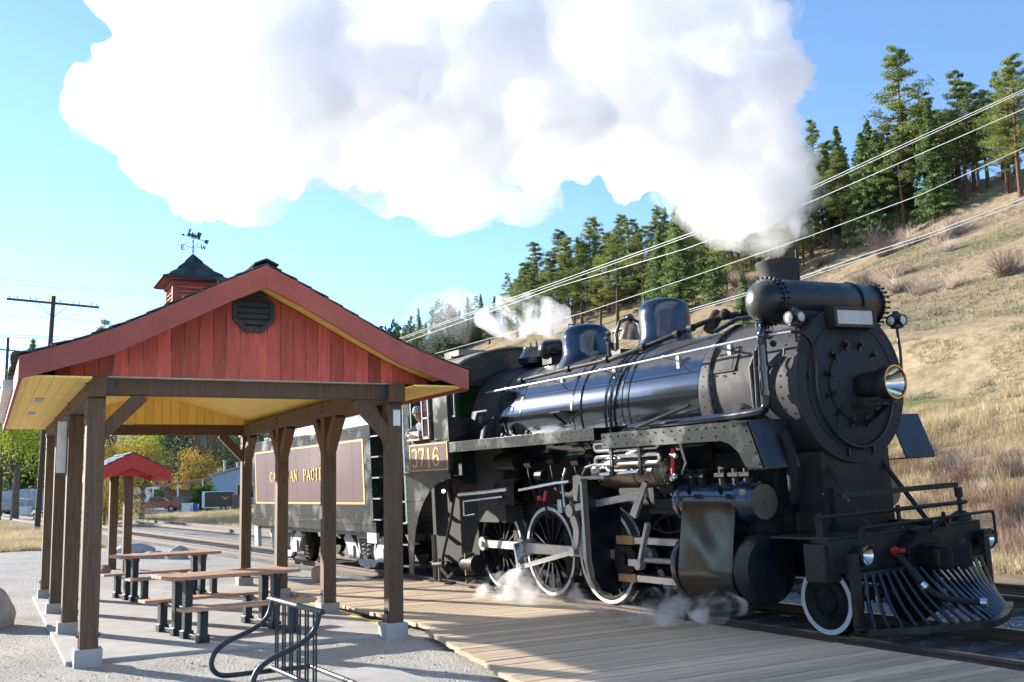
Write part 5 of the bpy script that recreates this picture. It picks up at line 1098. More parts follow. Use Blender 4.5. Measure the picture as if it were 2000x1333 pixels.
for s in (-1, 1): mb.prism([(0, 2.80), (s*.93, 2.35), (s*.93, 2.32), (0, 2.77)], (-13.18, KY, 0), (0,1,0), (0,0,1), (2.18, 0, 0))
mb.prism([(-.5, 2.26), (.5, 2.26), (0, 2.5)], (-11.2, KY, 0), (0,1,0), (0,0,1), (.03, 0, 0)); mb.build('roof_boards', 'kred', ks, ko)
mb = MB(); random.seed(2)
for s in (-1, 1):
    d = 1.0
    while d > .02:
        x = -13.25
        while x < -10.93: mb.t = random.uniform(.5, 1.8); x1 = min(x+random.uniform(.2, .35), -10.92); za, zb = 2.86-d*.485, 2.86-max(0, d-.24)*.485; l = random.uniform(.01, .03); mb.prism([(s*d, za+l), (s*max(0, d-.24), zb), (s*max(0, d-.24), zb-.02), (s*d, za+l-.02)], (x, KY, 0), (0,1,0), (0,0,1), (x1-x-.005, 0, 0)); x = x1
        d -= .19
mb.build('shingles', 'kshingle', ks, ko)
# ------------------------------------------------ utility poles and wires
def upole(lab, base, top, arms, insul=True):
    base, top = Vector(base), Vector(top); t = thing('utility_pole', lab, 'utility pole', base); o = base
    mb = MB(); mb.cyl(base, top, .17, .12, 12); mb.build('pole', 'pole', t, o)
    for (c, a, b) in arms:
        c, a, b = Vector(c), Vector(a), Vector(b); mb = MB(); mb.beam(a, b, .11, .12); n = 5; d = (b-a)
        for s in (-1, 1): mb.beam(c+d.normalized()*s*.75, c+Vector((0, 0, -.75)), .03, .03)
        ca = mb.build('crossarm', 'pole', t, o); 
        mb = MB()
        for i in range(10):
            f = (.03+.19*(i/4)) if i < 5 else (.59+.19*((i-5)/2)); f = [.03, .11, .25, .31, .45, .57, .71, .78, .91, .97][i]; p = a+d*f+Vector((0, 0, .06)); mb.cyl(p, p+Vector((0, 0, .1)), .015, n=5); mb.lathe([(0, .03), (.05, .035), (.09, .02)], p+Vector((0, 0, .07)), (0,0,1), 7)
        mb.build('insulator', 'glassins', ca)
        for q in ca.children: q.data.transform(Matrix.Translation(-o))
    return t
DP = 60
pb, pt = at(71, 1062, DP), at(105, 578, DP); pb.z = -.4
ax_ = at(104, 596, DP)
upole('tall weathered utility pole with a long ten pin crossarm, left of the pavilion roof', pb, pt, [(ax_, at(13, 584, DP-1), at(194, 601, DP+1))])
D2 = 95; p2 = at(16, 660, D2); b2 = p2.copy(); b2.z = HT(p2.x, p2.y)-.3
upole('more distant utility pole behind the left eave with two short crossarms', b2+Vector((-1, 0, 0)), p2, [(at(14, 684, D2), at(-26, 680, D2), at(52, 688, D2)), (at(14, 758, D2), at(-20, 757, D2), at(50, 759, D2))])
def wire(lab, pts, r=.016, m='wire', grp=None):
    mb = MB(); P_ = [Vector(p) for p in pts]; fine = []
    for i in range(len(P_)-1):
        for k in range(10): fine.append(P_[i].lerp(P_[i+1], k/10))
    fine.append(P_[-1]); mb.tube(fine, r*.68, 5); return tag(mb.build('overhead_wire', m), lab, 'wire', grp)
def wire_px(lab, px, yp, r, grp='bright wires above the locomotive', ext=None, m='wire'):
    pts = []
    for u, v in px:
        d = (at(u, v, 1)-CAMP); pts.append(CAMP+d*((yp-CAMP.y)/d.y))
    a, b = pts[0], pts[1]; pts.insert(0, a+(a-b).normalized()*40)
    return wire(lab, pts, r, m, grp)
for (lab, px, yp, r) in (
    ('uppermost bright wire of the close pair crossing above the locomotive', [(2000, 175), (1800, 266), (1580, 368), (1340, 459), (1100, 546), (950, 600), (780, 661)], 13, .016),
    ('lower bright wire of the close pair crossing above the locomotive', [(2000, 179), (1800, 271), (1580, 373), (1340, 464), (1100, 551), (950, 604), (780, 664)], 12.6, .014),
    ('single bright wire just below the uppermost pair', [(2000, 213), (1800, 300), (1580, 396), (1340, 486), (1090, 560), (950, 612), (790, 669)], 12, .016),
    ('single bright wire midway between the pairs, crossing the pines', [(2000, 289), (1800, 380), (1580, 462), (1340, 545), (1140, 611), (850, 691)], 11, .014),
    ('uppermost bright wire of the lowest pair, just above the smokebox', [(2000, 388), (1800, 462), (1700, 494), (1565, 541), (1350, 604), (1120, 665)], 10, .016),
    ('lowest bright wire, passing behind the chimney and domes', [(2000, 395), (1800, 468), (1700, 501), (1565, 546), (1350, 608), (1120, 669)], 9.8, .012)):
    wire_px(lab, px, yp, r)
for k, (lab, v0, v1) in enumerate((('topmost faint wire running left of the cupola', 544, 573), ('second faint wire running left of the cupola', 553, 580), ('third faint wire, at the height of the crossarm braces', 615, 637), ('thicker dark wire above the left eave', 653, 668), ('lower dark wire above the left eave', 658, 675))):
    wire(lab, [at(-300, v0-22, 58), at(0, v0, 62), at(310, v1, 68), at(700, v1+28, 76), at(1150, v1+40, 88)], .012 if k < 3 else .025, 'pole' if k > 2 else 'greyw', 'faint wires left of the pavilion')
# ------------------------------------------------ distant yard: pickup, cargo trailer, house, sheds
def frame(u, v, d, yaw):
    p = at(u, v, d); p.z = -.27; return p, yaw
VA = atan2(CR.y, CR.x)   # direction of image right
def dist_thing(name, lab, cat, u, d, yaw=0, z=-.27):
    p = at(u, 967, d); return thing(name, lab, cat, (p.x, p.y, z), (0, 0, VA+yaw))
tr = dist_thing('pickup_truck', 'dark red pickup with a white camper shell parked in the far yard', 'pickup truck', 306, 118, .18)
b = lambda mb, n, m, t, bv=0: mb.build(n, m, t, (0,0,0), bv)
mb = MB(); mb.prism([(-2.8, .5), (2.75, .5), (2.8, .85), (2.65, 1.12), (1.35, 1.2), (.75, 1.72), (-.55, 1.78), (-.75, 1.2), (-2.8, 1.15)], (0, -.95, 0), (1,0,0), (0,0,1), (0, 1.9, 0)); b(mb, 'body', 'redcar', tr, .05)
mb = MB()
for s in (-1, 1): mb.prism([(.65, 1.62), (1.15, 1.22), (.3, 1.22), (.3, 1.62)], (0, s*.955, 0), (1,0,0), (0,0,1), (0, s*.01, 0)); mb.prism([(.22, 1.64), (.22, 1.22), (-.62, 1.22), (-.5, 1.64)], (0, s*.955, 0), (1,0,0), (0,0,1), (0, s*.01, 0))
b(mb, 'window', 'carglass', tr)
mb = MB(); mb.prism([(-2.85, 1.16), (-.78, 1.2), (-.5, 2.0), (-.9, 2.6), (-2.7, 2.6), (-2.85, 2.3)], (0, -.93, 0), (1,0,0), (0,0,1), (0, 1.86, 0)); mb.box(-3.3, .2, -.9, .9, 2.62, 2.9); b(mb, 'camper_shell', 'whitep', tr, .05)
mb = MB(); mb.box(-2.3, -1.0, -.945, -.935, 1.6, 2.1); b(mb, 'camper_window', 'carglass', tr)
def wheels(t, xs, y, r, w_=.22):
    for x in xs:
        for s in (-1, 1): mb = MB(); mb.lathe([(0, 0), (0, r*.55), (-.02, r*.58), (-.02, r*.95), (.02, r), (w_, r), (w_, 0)], (x, s*y, r), (0, -s, 0), 20, caps=False); q = mb.build('wheel', 'rub', t); m2 = MB(); m2.lathe([(-.005, 0), (-.01, r*.5), (.0, r*.55)], (x, s*y, r), (0, -s, 0), 16, caps=False); m2.build('hubcap', 'silver', q)
wheels(tr, (-1.75, 1.75), .96, .4)
ct = dist_thing('cargo_trailer', 'black and white enclosed cargo trailer with a winged emblem, parked by the blue house', 'trailer', 427, 116, .1)
mb = MB(); mb.box(-1.35, 1.6, -1, 1, .45, 2.2); b(mb, 'box', 'carblack', ct, .06)
mb = MB(); mb.box(-1.62, -1.33, -1.02, 1.02, .45, 2.15); mb.box(-1.62, 1.65, -1.03, 1.03, 2.17, 2.25); mb.box(-1.55, 1.62, -1.03, -1.0, .42, .52); b(mb, 'trim', 'whitep', ct, .02)
mb = MB(); mb.lathe([(0, .5), (.06, .5), (.06, .42), (0, .42)], (.7, -1.0, .4), (0,-1,0), 24, RAD(0), RAD(180), caps=False); mb.prism([(.35, 1.75), (.6, 1.62), (.9, 1.6), (1.2, 1.62), (1.45, 1.75), (1.2, 1.5), (1.05, 1.4), (.9, 1.2), (.75, 1.4), (.6, 1.5)], (0, -1.012, 0), (1,0,0), (0,0,1), (0, -.01, 0)); b(mb, 'emblem', 'orange', ct)
wheels(ct, (.7,), 1.02, .36)
hs_ = dist_thing('house', 'pale blue bungalow with a big white framed window and stove pipes', 'house', 462, 136, .12)
mb = MB(); mb.prism([(-3.2, 0), (5.0, 0), (5.0, 4.3), (1.0, 5.4), (-3.2, 4.3)], (0, 0, 0), (1,0,0), (0,0,1), (0, 10, 0)); b(mb, 'wall', 'bluewall', hs_)
mb = MB(); 
for q in ([(-3.6, 4.22), (1.0, 5.5), (1.0, 5.65), (-3.6, 4.37)], [(5.4, 4.22), (1.0, 5.5), (1.0, 5.65), (5.4, 4.37)]): mb.prism(q, (0, -.5, 0), (1,0,0), (0,0,1), (0, 11, 0))
rf = b(mb, 'roof', 'palegrey', hs_)
for x, h in ((-1.9, 6.2), (-.2, 5.9), (2.2, 6.0)): mb = MB(); mb.cyl((x, 2, 4.5), (x, 2, h), .14, n=8); mb.cyl((x, 2, h), (x, 2, h+.15), .24, n=8); mb.build('stove_pipe', 'silver', rf)
mb = MB(); mb.box(.0, 3.6, -.06, 0, 1.3, 3.2); wf = b(mb, 'window', 'whitep', hs_); mb = MB(); mb.box(.12, .85, -.08, -.061, 1.4, 3.1); mb.box(1.0, 3.5, -.08, -.061, 1.4, 3.1); mb.build('pane', 'carglass', wf)
cp = dist_thing('carport', 'long open carport with a brown sloping roof beside the blue house', 'carport', 392, 138, .12)
mb = MB(); mb.prism([(-6.5, 3.0), (3.0, 4.25), (3.0, 4.4), (-6.5, 3.15)], (0, 0, 0), (1,0,0), (0,0,1), (0, 8, 0)); b(mb, 'roof', 'cedar', cp)
for x, h in ((-6.2, 3.0), (-3, 3.4), (.2, 3.9), (2.6, 4.1)): mb = MB(); mb.box(x-.1, x+.1, 0.1, .3, 0, h); b(mb, 'post', 'whitep', cp)
mb = MB(); mb.box(-6.2, 2.8, 7.4, 7.5, 0, 2.6); b(mb, 'back_wall', 'fence', cp)
for lab, u0, u1, d, m in (('weathered board fence behind the pickup truck', 335, 398, 126, 'fence'), ('grey board fence to the right of the cargo trailer', 452, 475, 122, 'fence')):
    p, q = at(u0, 967, d), at(u1, 967, d); f = thing('board_fence', lab, 'fence', (p.x, p.y, -.27), (0, 0, atan2(q.y-p.y, q.x-p.x))); Lf = (q-p).length; mb = MB(); random.seed(int(u0)); x = 0
    while x < Lf: mb.t = random.uniform(.7, 1.2); mb.box(x, x+.17, 0, .03, .05, 1.75+random.uniform(-.05, .05)); x += .19
    b(mb, 'boards', 'fencet', f); mb = MB(); mb.box(0, Lf, .03, .09, .4, .5); mb.box(0, Lf, .03, .09, 1.3, 1.4); b(mb, 'rails', 'fence', f)
for lab, u, d, L_, h, m in (('long pale boat trailer under a tarpaulin at the far left', 40, 128, 8.5, 3.1, 'tarp'), ('low grey covered boat in front of the tarpaulin', 22, 118, 4.6, 2.0, 'silver'), ('white utility crate on the far yard', 44, 112, 1.6, 1.1, 'whitep')):
    t = dist_thing('boat' if 'boat' in lab else 'crate', lab, 'boat' if 'boat' in lab else 'crate', u, d, .1); mb = MB()
    if 'crate' in lab: mb.box(-L_/2, L_/2, -.6, .6, .1, h); mb.box(-L_/2-.05, L_/2+.05, -.65, .65, h-.15, h); b(mb, 'box', m, t, .03)
    else:
        mb.prism([(-L_/2, .6), (L_/2*.8, .5), (L_/2, 1.2), (L_/2*.97, h*.9), (L_*.1, h), (-L_/2*.9, h*.82), (-L_/2, h*.55)], (0, -1.1, 0), (1,0,0), (0,0,1), (0, 2.2, 0)); b(mb, 'cover', m, t, .18)
        wheels(t, (-.4, .5), 1.0, .32)
bn = dist_thing('bins', 'blue and white bins by the fence', 'bins', 366, 115)
mb = MB(); mb.box(-.5, .5, -.4, .4, 0, .95); mb.box(-.55, .55, -.45, .45, .95, 1.02); b(mb, 'white_bin', 'whitep', bn, .03); mb = MB(); mb.cyl((.95, 0, 0), (.95, 0, .9), .3, .36); b(mb, 'blue_bin', 'bluebin', bn)
ch = thing('chalet', 'brown timber chalet with a porch high on the shaded far slope', 'house', at(425, 868, 185), (0, 0, VA+.2))
mb = MB(); mb.prism([(-4, -4), (4.5, -4), (4.5, 2.6), (.2, 5.0), (-4, 2.6)], (0, 0, 0), (1,0,0), (0,0,1), (0, 7, 0)); b(mb, 'wall', 'chalet', ch)
mb = MB()
for q in ([(-5, 2.3), (.2, 5.1), (.2, 5.4), (-5, 2.6)], [(5.4, 2.3), (.2, 5.1), (.2, 5.4), (5.4, 2.6)]): mb.prism(q, (0, -1.5, 0), (1,0,0), (0,0,1), (0, 9, 0))
b(mb, 'roof', 'palegrey', ch); mb = MB(); mb.box(-3, -1.5, -.05, 0, -.2, 1.3); mb.box(1.6, 3.2, -.05, 0, -.2, 1.6); b(mb, 'window', 'carglass', ch); mb = MB(); mb.box(-5, 5, -2.5, 0, -1.4, -1.2)
for x in (-4.8, -2, 1, 4.5): mb.box(x, x+.15, -2.45, -2.3, -1.2, 2.2); 
b(mb, 'porch', 'fencet', ch)
M['leafl'] = mat('fallen_leaf', (.5, .16, .08), .8)
# ------------------------------------------------ trees
def leaf_quad(V, F, p, s, rnd, flat=.5):
    n = Vector((rnd.uniform(-1, 1), rnd.uniform(-1, 1), rnd.uniform(-flat, 1))).normalized(); a = n.orthogonal().normalized(); a.rotate(Matrix.Rotation(rnd.uniform(0, 6.28), 3, n)); b = n.cross(a)
    o = len(V); V += [p-a*s*.5, p+b*s*.28, p+a*s*.5]; F.append((o, o+1, o+2))
def treemesh(name, V, F, tn, m):
    me = bpy.data.meshes.new(name); me.from_pydata(V, [], F); me.materials.append(M[m]); a = me.attributes.new('tone', 'FLOAT', 'FACE'); a.data.foreach_set('value', tn); return me
def pine_variant(seed, h, kind):
    "kind: 'ponderosa' open and clumpy, 'fir' conical, 'sparse' thin top"
    rnd = random.Random(seed); V, F, tn = [], [], []
    tb = MB(); lean = rnd.uniform(-.02, .02); spine = [Vector((lean*h*t*t+.1*sin(t*5+seed), .1*cos(t*4+seed), h*t)) for t in [i/10 for i in range(11)]]
    r0 = h*.016+.05; tb.tube([spine[0]-Vector((0,0,.8))]+spine, [r0*1.2]+[r0*(1-.93*i/10) for i in range(11)], 7)
    sp = lambda t: spine[min(9, int(t*10))].lerp(spine[min(9, int(t*10))+1], t*10-min(9, int(t*10)))
    if kind == 'fir':
        t = .06
        while t < .99:
            R = h*.22*(1-t)**.8+.12; n = 6 if t < .8 else 5
            for i in range(n):
                a = rnd.uniform(0, 6.28); L_ = R*rnd.uniform(.7, 1.1); c = sp(t); d = Vector((cos(a), sin(a), -.25)); k = int(11+L_*9); g = rnd.uniform(.1, .7)
                for j in range(k):
                    f = (j+.5)/k; p = c+d*L_*f+Vector((rnd.uniform(-1, 1), rnd.uniform(-1, 1), rnd.uniform(-.7, .4)))*(.10+.18*L_*(1-f)*.6); leaf_quad(V, F, p, rnd.uniform(.45, .8), rnd); tn.append(min(1, max(0, g+rnd.uniform(-.25, .25)+.2*f)))
            t += .019+.004*rnd.random()
    else:
        lo = .30 if kind == 'ponderosa' else .42; nb = 54 if kind == 'ponderosa' else 34
        for i in range(nb):
            t = lo+(1-lo)*(i+.5)/nb; q = (t-lo)/(1-lo); R = h*.17*(.55+.75*sin(pi*min(1, q*1.05+.12)))*(1-q*.45)*rnd.uniform(.45, 1.15); a = i*2.4+rnd.uniform(-.5, .5); c = sp(t); up = rnd.uniform(-.15, .45)
            e = c+Vector((cos(a)*R, sin(a)*R, up*R)); mid = c.lerp(e, .5)+Vector((0, 0, -.06*R)); tb.tube([c, mid, e], [r0*.28*(1-q*.6), r0*.18, .015], 4)
            for (f, sc_) in ((1, 1), (.72, .8), (.5, .55)):
                if f == .5 and rnd.random() < .5: continue
                cc = c.lerp(e, f)+Vector((rnd.uniform(-.3, .3), rnd.uniform(-.3, .3), rnd.uniform(-.1, .25))); rr = (.52+R*.2)*sc_*rnd.uniform(.8, 1.2); g = rnd.uniform(.1, .75)
                for j in range(int(105*sc_)):
                    v = Vector((rnd.gauss(0, 1), rnd.gauss(0, 1), rnd.gauss(0, .7))); v = v.normalized()*rr*rnd.random()**.5; v.z = abs(v.z)*.8 if rnd.random() < .7 else v.z*.5; leaf_quad(V, F, cc+v, rnd.uniform(.22, .46), rnd); tn.append(min(1, max(0, g+rnd.uniform(-.2, .25))))
    me = treemesh('needles', V, F, tn, 'fir' if kind == 'fir' else 'pine')
    return tb, me
def make_tree(name, lab, cat, grp, tb, me, bark='bark'):
    t = thing(name, lab, cat, (0,0,0), (0,0,0), grp); tb.build('trunk', bark, t); c = bpy.data.objects.new('crown', me); COL.objects.link(c); c.parent = t; return t
PV = {}
for k, (sd_, h, kind) in enumerate(((1, 20, 'ponderosa'), (2, 20, 'ponderosa'), (3, 20, 'sparse'), (4, 20, 'fir'), (5, 20, 'fir'), (6, 20, 'sparse'), (7, 20, 'ponderosa'))):
    tb, me = pine_variant(sd_, h, kind); PV[k] = make_tree('pine_tree' if kind != 'fir' else 'fir_tree', 'x', 'tree', 'conifers on the hillside', tb, me)
used = set()
ND = {0: 'broad', 1: 'bushy', 2: 'thin', 3: 'narrow', 4: 'dense conical', 5: 'sparse', 6: 'full'}
def put_tree(k, u, vt, d=None, vb=None, w=1.0, lab=None):
    if vb is not None: p = hit_ground(u, vb)
    else: p = None
    if p is None: p = at(u, 800, d or 120); p.z = HT(p.x, p.y)
    dep = (p-CAMP).dot(CF); top = at(u, vt, dep); h = max(3, top.z-p.z)
    t = PV[k] if k not in used else copy_tree(PV[k]); used.add(k)
    t.location = p-Vector((0, 0, .3)); s = h/20; t.scale = (s*w, s*w, s); t.rotation_euler = (0, 0, random.uniform(0, 6.28)); t['label'] = lab; return t
random.seed(12)
BIG = [(0, 1772, 75, 442, .95, 'tallest pine on the ridge, standing clear against the sky at right'), (1, 1925, 125, 325, .9, 'pine with a bare lower trunk near the right edge of the ridge'),
 (6, 1995, 95, 385, 1.1, 'big pine cut by the right edge of the picture'), (2, 1600, 225, 470, 1.0, 'dark pine just right of the rising steam'), (3, 1648, 228, 468, 1.0, 'slim fir right of the dark pine beside the steam'),
 (4, 1690, 250, 462, 1.1, 'dense fir between the slim fir and the tallest pine'), (0, 1745, 235, 440, .9, 'bushy pine at the foot of the tallest pine, on its left'), (6, 1822, 180, 410, 1.0, 'full pine right of the tallest pine'), (5, 1865, 205, 380, .9, 'thin pine between the tallest pine and the right edge group'),
 (1, 1760, 330, 443, 1.2, 'low broad pine in front of the tallest pine'), (4, 1850, 210, 372, 1.0, 'mid height fir behind the right edge group'), (2, 1960, 130, 350, .9, 'pine leaning into the right edge group'), (0, 1968, 235, 384, 1.1, 'low pine standing on the open slope at the right edge'),
 (6, 1570, 430, 520, 1.2, 'small bright pine close behind the chimney'), (3, 1455, 500, 640, 1.0, 'bright green young fir left of the chimney'), (0, 1330, 408, 580, 1.25, 'large dark green pine below the steam, middle of the hill'), (6, 1290, 395, 560, 1.0, 'pine left of the large dark pine below the steam'),
 (4, 1375, 430, 575, 1.1, 'dense fir right of the large dark pine below the steam'), (3, 1132, 455, 600, .8, 'spire topped fir above the steam dome'), (4, 1165, 470, 602, .9, 'fir just right of the spire topped fir'), (2, 1210, 440, 590, .9, 'thin tall pine between the steam dome and sand dome'),
 (1, 1240, 470, 590, 1.1, 'bushy pine left of the sand dome top'), (5, 1420, 460, 575, 1.1, 'thin pine half veiled by the rising steam'), (3, 1100, 505, 612, .9, 'small fir left of the spire topped fir'), (6, 1075, 545, 625, 1.2, 'low bushy pine above the turbo generator'),
 (4, 1018, 523, 640, .9, 'dark fir behind the safety valve steam'), (5, 1047, 505, 640, .9, 'thin pine top rising behind the safety valve steam'), (2, 993, 530, 645, .8, 'thin pine left of the safety valve steam'), (3, 940, 568, 665, .7, 'slim fir above the cab roof'),
 (0, 905, 620, 680, 1.1, 'pine above the rear edge of the cab roof'), (5, 885, 595, 680, .8, 'misty thin pine left of the cab roof'), (2, 845, 598, 680, .8, 'misty pine behind the right slope of the pavilion roof'), (3, 818, 597, 690, .8, 'misty fir behind the right slope of the pavilion roof'),
 (4, 790, 625, 690, .9, 'leftmost misty fir above the pavilion roof'), (1, 865, 640, 690, 1.3, 'low bushy pine in the mist behind the cab'), (0, 955, 625, 675, 1.3, 'low bushy pine directly above the cab'), (6, 925, 640, 680, 1.3, 'low rounded pine above the cab window')]
for k, u, vt, vb, w, lab in BIG: put_tree(k, u, vt, None, vb, w, lab)
# background conifers filling the wood behind
BG = []
for i in range(120):
    u = 770+1240*((i*.6180339) % 1); ridge = 690-(u-780)*.247 if u < 1560 else 500-(u-1560)*.37; BG.append((i % 7, u, ridge))
SEG = []
for k, u, rv in BG:
    if 1420 < u < 1560 and random.random() < .3: continue
    if u > 1620 and random.random() < .45: continue
    vb = rv+random.uniform(-22, 66 if 1060 < u < 1560 else 30); p = hit_ground(u, vb) or hit_ground(u, rv+30)
    if p is None: continue
    dep = (p-CAMP).dot(CF); h = random.uniform(10, 17) if u > 1000 else random.uniform(6, 11)
    t = copy_tree(PV[k]); s = h/20; t.location = p-Vector((0, 0, .3)); t.scale = (s*1.15, s*1.15, s); t.rotation_euler = (0, 0, random.uniform(0, 6.28)); SEG.append((u, k, h, t))
ORD = ['first', 'second', 'third', 'fourth', 'fifth', 'sixth', 'seventh', 'eighth', 'ninth', 'tenth', 'eleventh', 'twelfth', 'thirteenth', 'fourteenth', 'fifteenth', 'sixteenth', 'seventeenth', 'eighteenth', 'nineteenth', 'twentieth']
def nth(i): return ORD[i] if i < 20 else 'twenty '+ORD[i-20]
LM = [(880, 'above the pavilion roof end'), (985, 'above the cab roof'), (1090, 'above the turbo generator'), (1190, 'above the steam dome'), (1260, 'above the bell'), (1360, 'above the sand dome'), (1470, 'left of the chimney'), (1580, 'behind the rising steam'), (1680, 'just right of the steam'), (1780, 'around the tallest pine'), (1890, 'right of the tallest pine'), (2100, 'at the right edge of the ridge')]
def number(lst, what):
    for (a, w_), (b0, _) in zip(LM, [(-500, '')]+LM):
        g = sorted([q for q in lst if b0 <= q[0] < a], key=lambda q: q[0])
        for i, q in enumerate(g): q[-1]['label'] = what(q)+' '+w_+', '+nth(i)+' from the left there'
number(SEG, lambda q: ('short ' if q[2] < 10.5 else 'mid sized ')+('fir' if q[1] in (3, 4) else 'pine'))
# leafy trees
def leafy_variant(seed, h, r, n, size, m, name, lab, bark='barkg', lo=.3, group=None):
    rnd = random.Random(seed); V, F, tn = [], [], []; tb = MB(); tb.tube([(0,0,-.4), (0,0,h*.15), (.1*r, 0, h*.35), (.05*r, .05*r, h*.6)], [h*.03, h*.026, h*.02, h*.008], 8)
    cl = []
    for i in range(34):
        v = Vector((rnd.gauss(0, 1), rnd.gauss(0, 1), rnd.gauss(0, 1))).normalized()*rnd.random()**.4; cl.append(Vector((v.x*r, v.y*r, h*(lo+1)/2+v.z*h*(1-lo)/2)))
    for c in cl[:16]: tb.tube([(0, 0, h*.3), c*.5+Vector((0, 0, h*.2)), c], [h*.010, h*.006, .01], 4)
    for c in cl:
        g = rnd.uniform(.1, .9); cr_ = r*rnd.uniform(.22, .4)
        for j in range(n):
            v = Vector((rnd.gauss(0, .5), rnd.gauss(0, .5), rnd.gauss(0, .45)))*cr_*1.3; leaf_quad(V, F, c+v, size*rnd.uniform(.6, 1.3), rnd); tn.append(min(1, max(0, g+rnd.uniform(-.25, .25))))
    t = thing(name, lab, 'tree', (0,0,0), (0,0,0), group); tb.build('trunk', bark, t); c = bpy.data.objects.new('crown', treemesh('leaves', V, F, tn, m)); COL.objects.link(c); c.parent = t; return t
def place(t, u, d, z=-.3, s=1):
    p = at(u, 967, d); t.location = (p.x, p.y, max(z, HT(p.x, p.y)-.2)); t.scale = (s, s, s); return t
place(leafy_variant(11, 13, 5.6, 190, .42, 'leafy', 'broadleaf_tree', 'large yellow-green broadleaf tree at the left edge behind the posts', lo=.22), 30, 92)
place(leafy_variant(12, 7.8, 2.6, 190, .24, 'leafo', 'broadleaf_tree', 'autumn orange and green tree behind the notice shelter', lo=.2), 226, 74)
place(leafy_variant(13, 7.0, 1.9, 150, .24, 'leafy', 'broadleaf_tree', 'yellow-green sapling just right of the notice shelter roof', lo=.42), 278, 80)
place(leafy_variant(14, 3.4, 2.3, 130, .22, 'leafo', 'shrub', 'low dark shrub between the shelter posts', lo=.0), 205, 70)
random.seed(77)
for i, (u, d, h, m, lab) in enumerate(((330, 175, 11, 'leafd', 'dark tree in shade above the pickup truck'), (372, 170, 9, 'leafo', 'amber tree left of the far chalet'), (398, 172, 9, 'leafo', 'golden poplar beside the far chalet'), (455, 160, 12, 'leafd', 'dark tree behind the blue bungalow'), (300, 165, 12, 'leafd', 'dark tree behind the autumn orange tree'), (150, 150, 13, 'leafd', 'dark tree seen between the left posts'), (100, 140, 14, 'leafd', 'dark tree right of the large yellow-green tree'), (20, 135, 10, 'leafd', 'dark tree behind the tarpaulined boat'), (60, 138, 11, 'leafd', 'dark tree between the boat and the left posts'), (350, 185, 10, 'leafo', 'russet bare tree on the shaded far slope'), (480, 170, 12, 'leafd', 'dark tree behind the back right posts'))):
    t = leafy_variant(20+i, h, h*.36, 60, .5, m, 'broadleaf_tree', lab, lo=.1); place(t, u, d)
# dark shaded far wood (reads as one mass)
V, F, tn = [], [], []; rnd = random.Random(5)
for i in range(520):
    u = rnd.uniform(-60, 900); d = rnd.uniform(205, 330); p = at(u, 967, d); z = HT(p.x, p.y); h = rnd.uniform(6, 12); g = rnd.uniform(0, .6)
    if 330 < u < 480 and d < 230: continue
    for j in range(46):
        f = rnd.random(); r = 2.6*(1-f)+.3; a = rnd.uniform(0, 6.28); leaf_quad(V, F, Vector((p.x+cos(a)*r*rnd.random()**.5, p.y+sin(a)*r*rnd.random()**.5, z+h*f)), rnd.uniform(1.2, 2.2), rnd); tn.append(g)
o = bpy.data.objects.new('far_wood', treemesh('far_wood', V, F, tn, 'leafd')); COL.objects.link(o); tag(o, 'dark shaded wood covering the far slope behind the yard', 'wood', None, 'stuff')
for i, (u, vt, d, lab) in enumerate(((52, 652, 150, 'lone conifer top rising behind the left eave'), (188, 628, 160, 'slender conifer tip showing above the left roof slope'), (25, 735, 140, 'conifer low behind the left eave'))):
    t = copy_tree(PV[(3, 5, 4)[i]]); p = at(u, 967, d); p.z = HT(p.x, p.y); dep = (p-CAMP).dot(CF); h = at(u, vt, dep).z-p.z; t.location = p; s = h/20; t.scale = (s*.8, s*.8, s); t['label'] = lab; t['group'] = 'conifers beyond the yard'
# hedge shrubs by the house
for i, (u, lab) in enumerate(((388, 'left clipped green cedar beside the carport'), (396, 'middle clipped green cedar beside the carport'), (406, 'right clipped green cedar beside the blue house'))):
    t = leafy_variant(60+i, 3.3, 1.0, 60, .22, 'hedge', 'hedge_shrub', lab, lo=0); place(t, u, 121)
# bare shrubs on the bank and the slope
def twig_shrub(seed, m):
    rnd = random.Random(seed); V, F, tn = [], [], []
    for i in range(260):
        a = rnd.uniform(0, 6.28); el = rnd.uniform(.35, 1.5); L_ = rnd.uniform(.5, 1.0); p = Vector((rnd.gauss(0, .12), rnd.gauss(0, .12), 0)); d = Vector((cos(a)*cos(el), sin(a)*cos(el), sin(el)))
        for k in range(3):
            q = p+d*L_/3; s_ = d.orthogonal().normalized()*.0032*(3-k); o = len(V); V += [p-s_, p+s_, q+s_*.6, q-s_*.6]; F.append((o, o+1, o+2, o+3)); tn.append(rnd.random()); p = q; d = (d+Vector((rnd.uniform(-.4, .4), rnd.uniform(-.4, .4), rnd.uniform(-.2, .3)))).normalized()
    return treemesh('twigs', V, F, tn, m)
TW = [twig_shrub(1, 'twig'), twig_shrub(2, 'twigr'), twig_shrub(3, 'twig')]
random.seed(31); SH = []
for i in range(38): SH.append((random.uniform(1790, 2040), random.uniform(880, 1075), random.uniform(.5, 1.0), i))
for i in range(26): SH.append((random.uniform(1480, 2000), random.uniform(400, 600), random.uniform(1.6, 3.0), i))
for i, (u, v) in enumerate(((1880, 370), (1708, 480), (1400, 560), (1450, 600), (1300, 600), (1350, 560), (1250, 590), (1440, 560))): SH.append((u, v, 3.6, i*2))
SQ = []
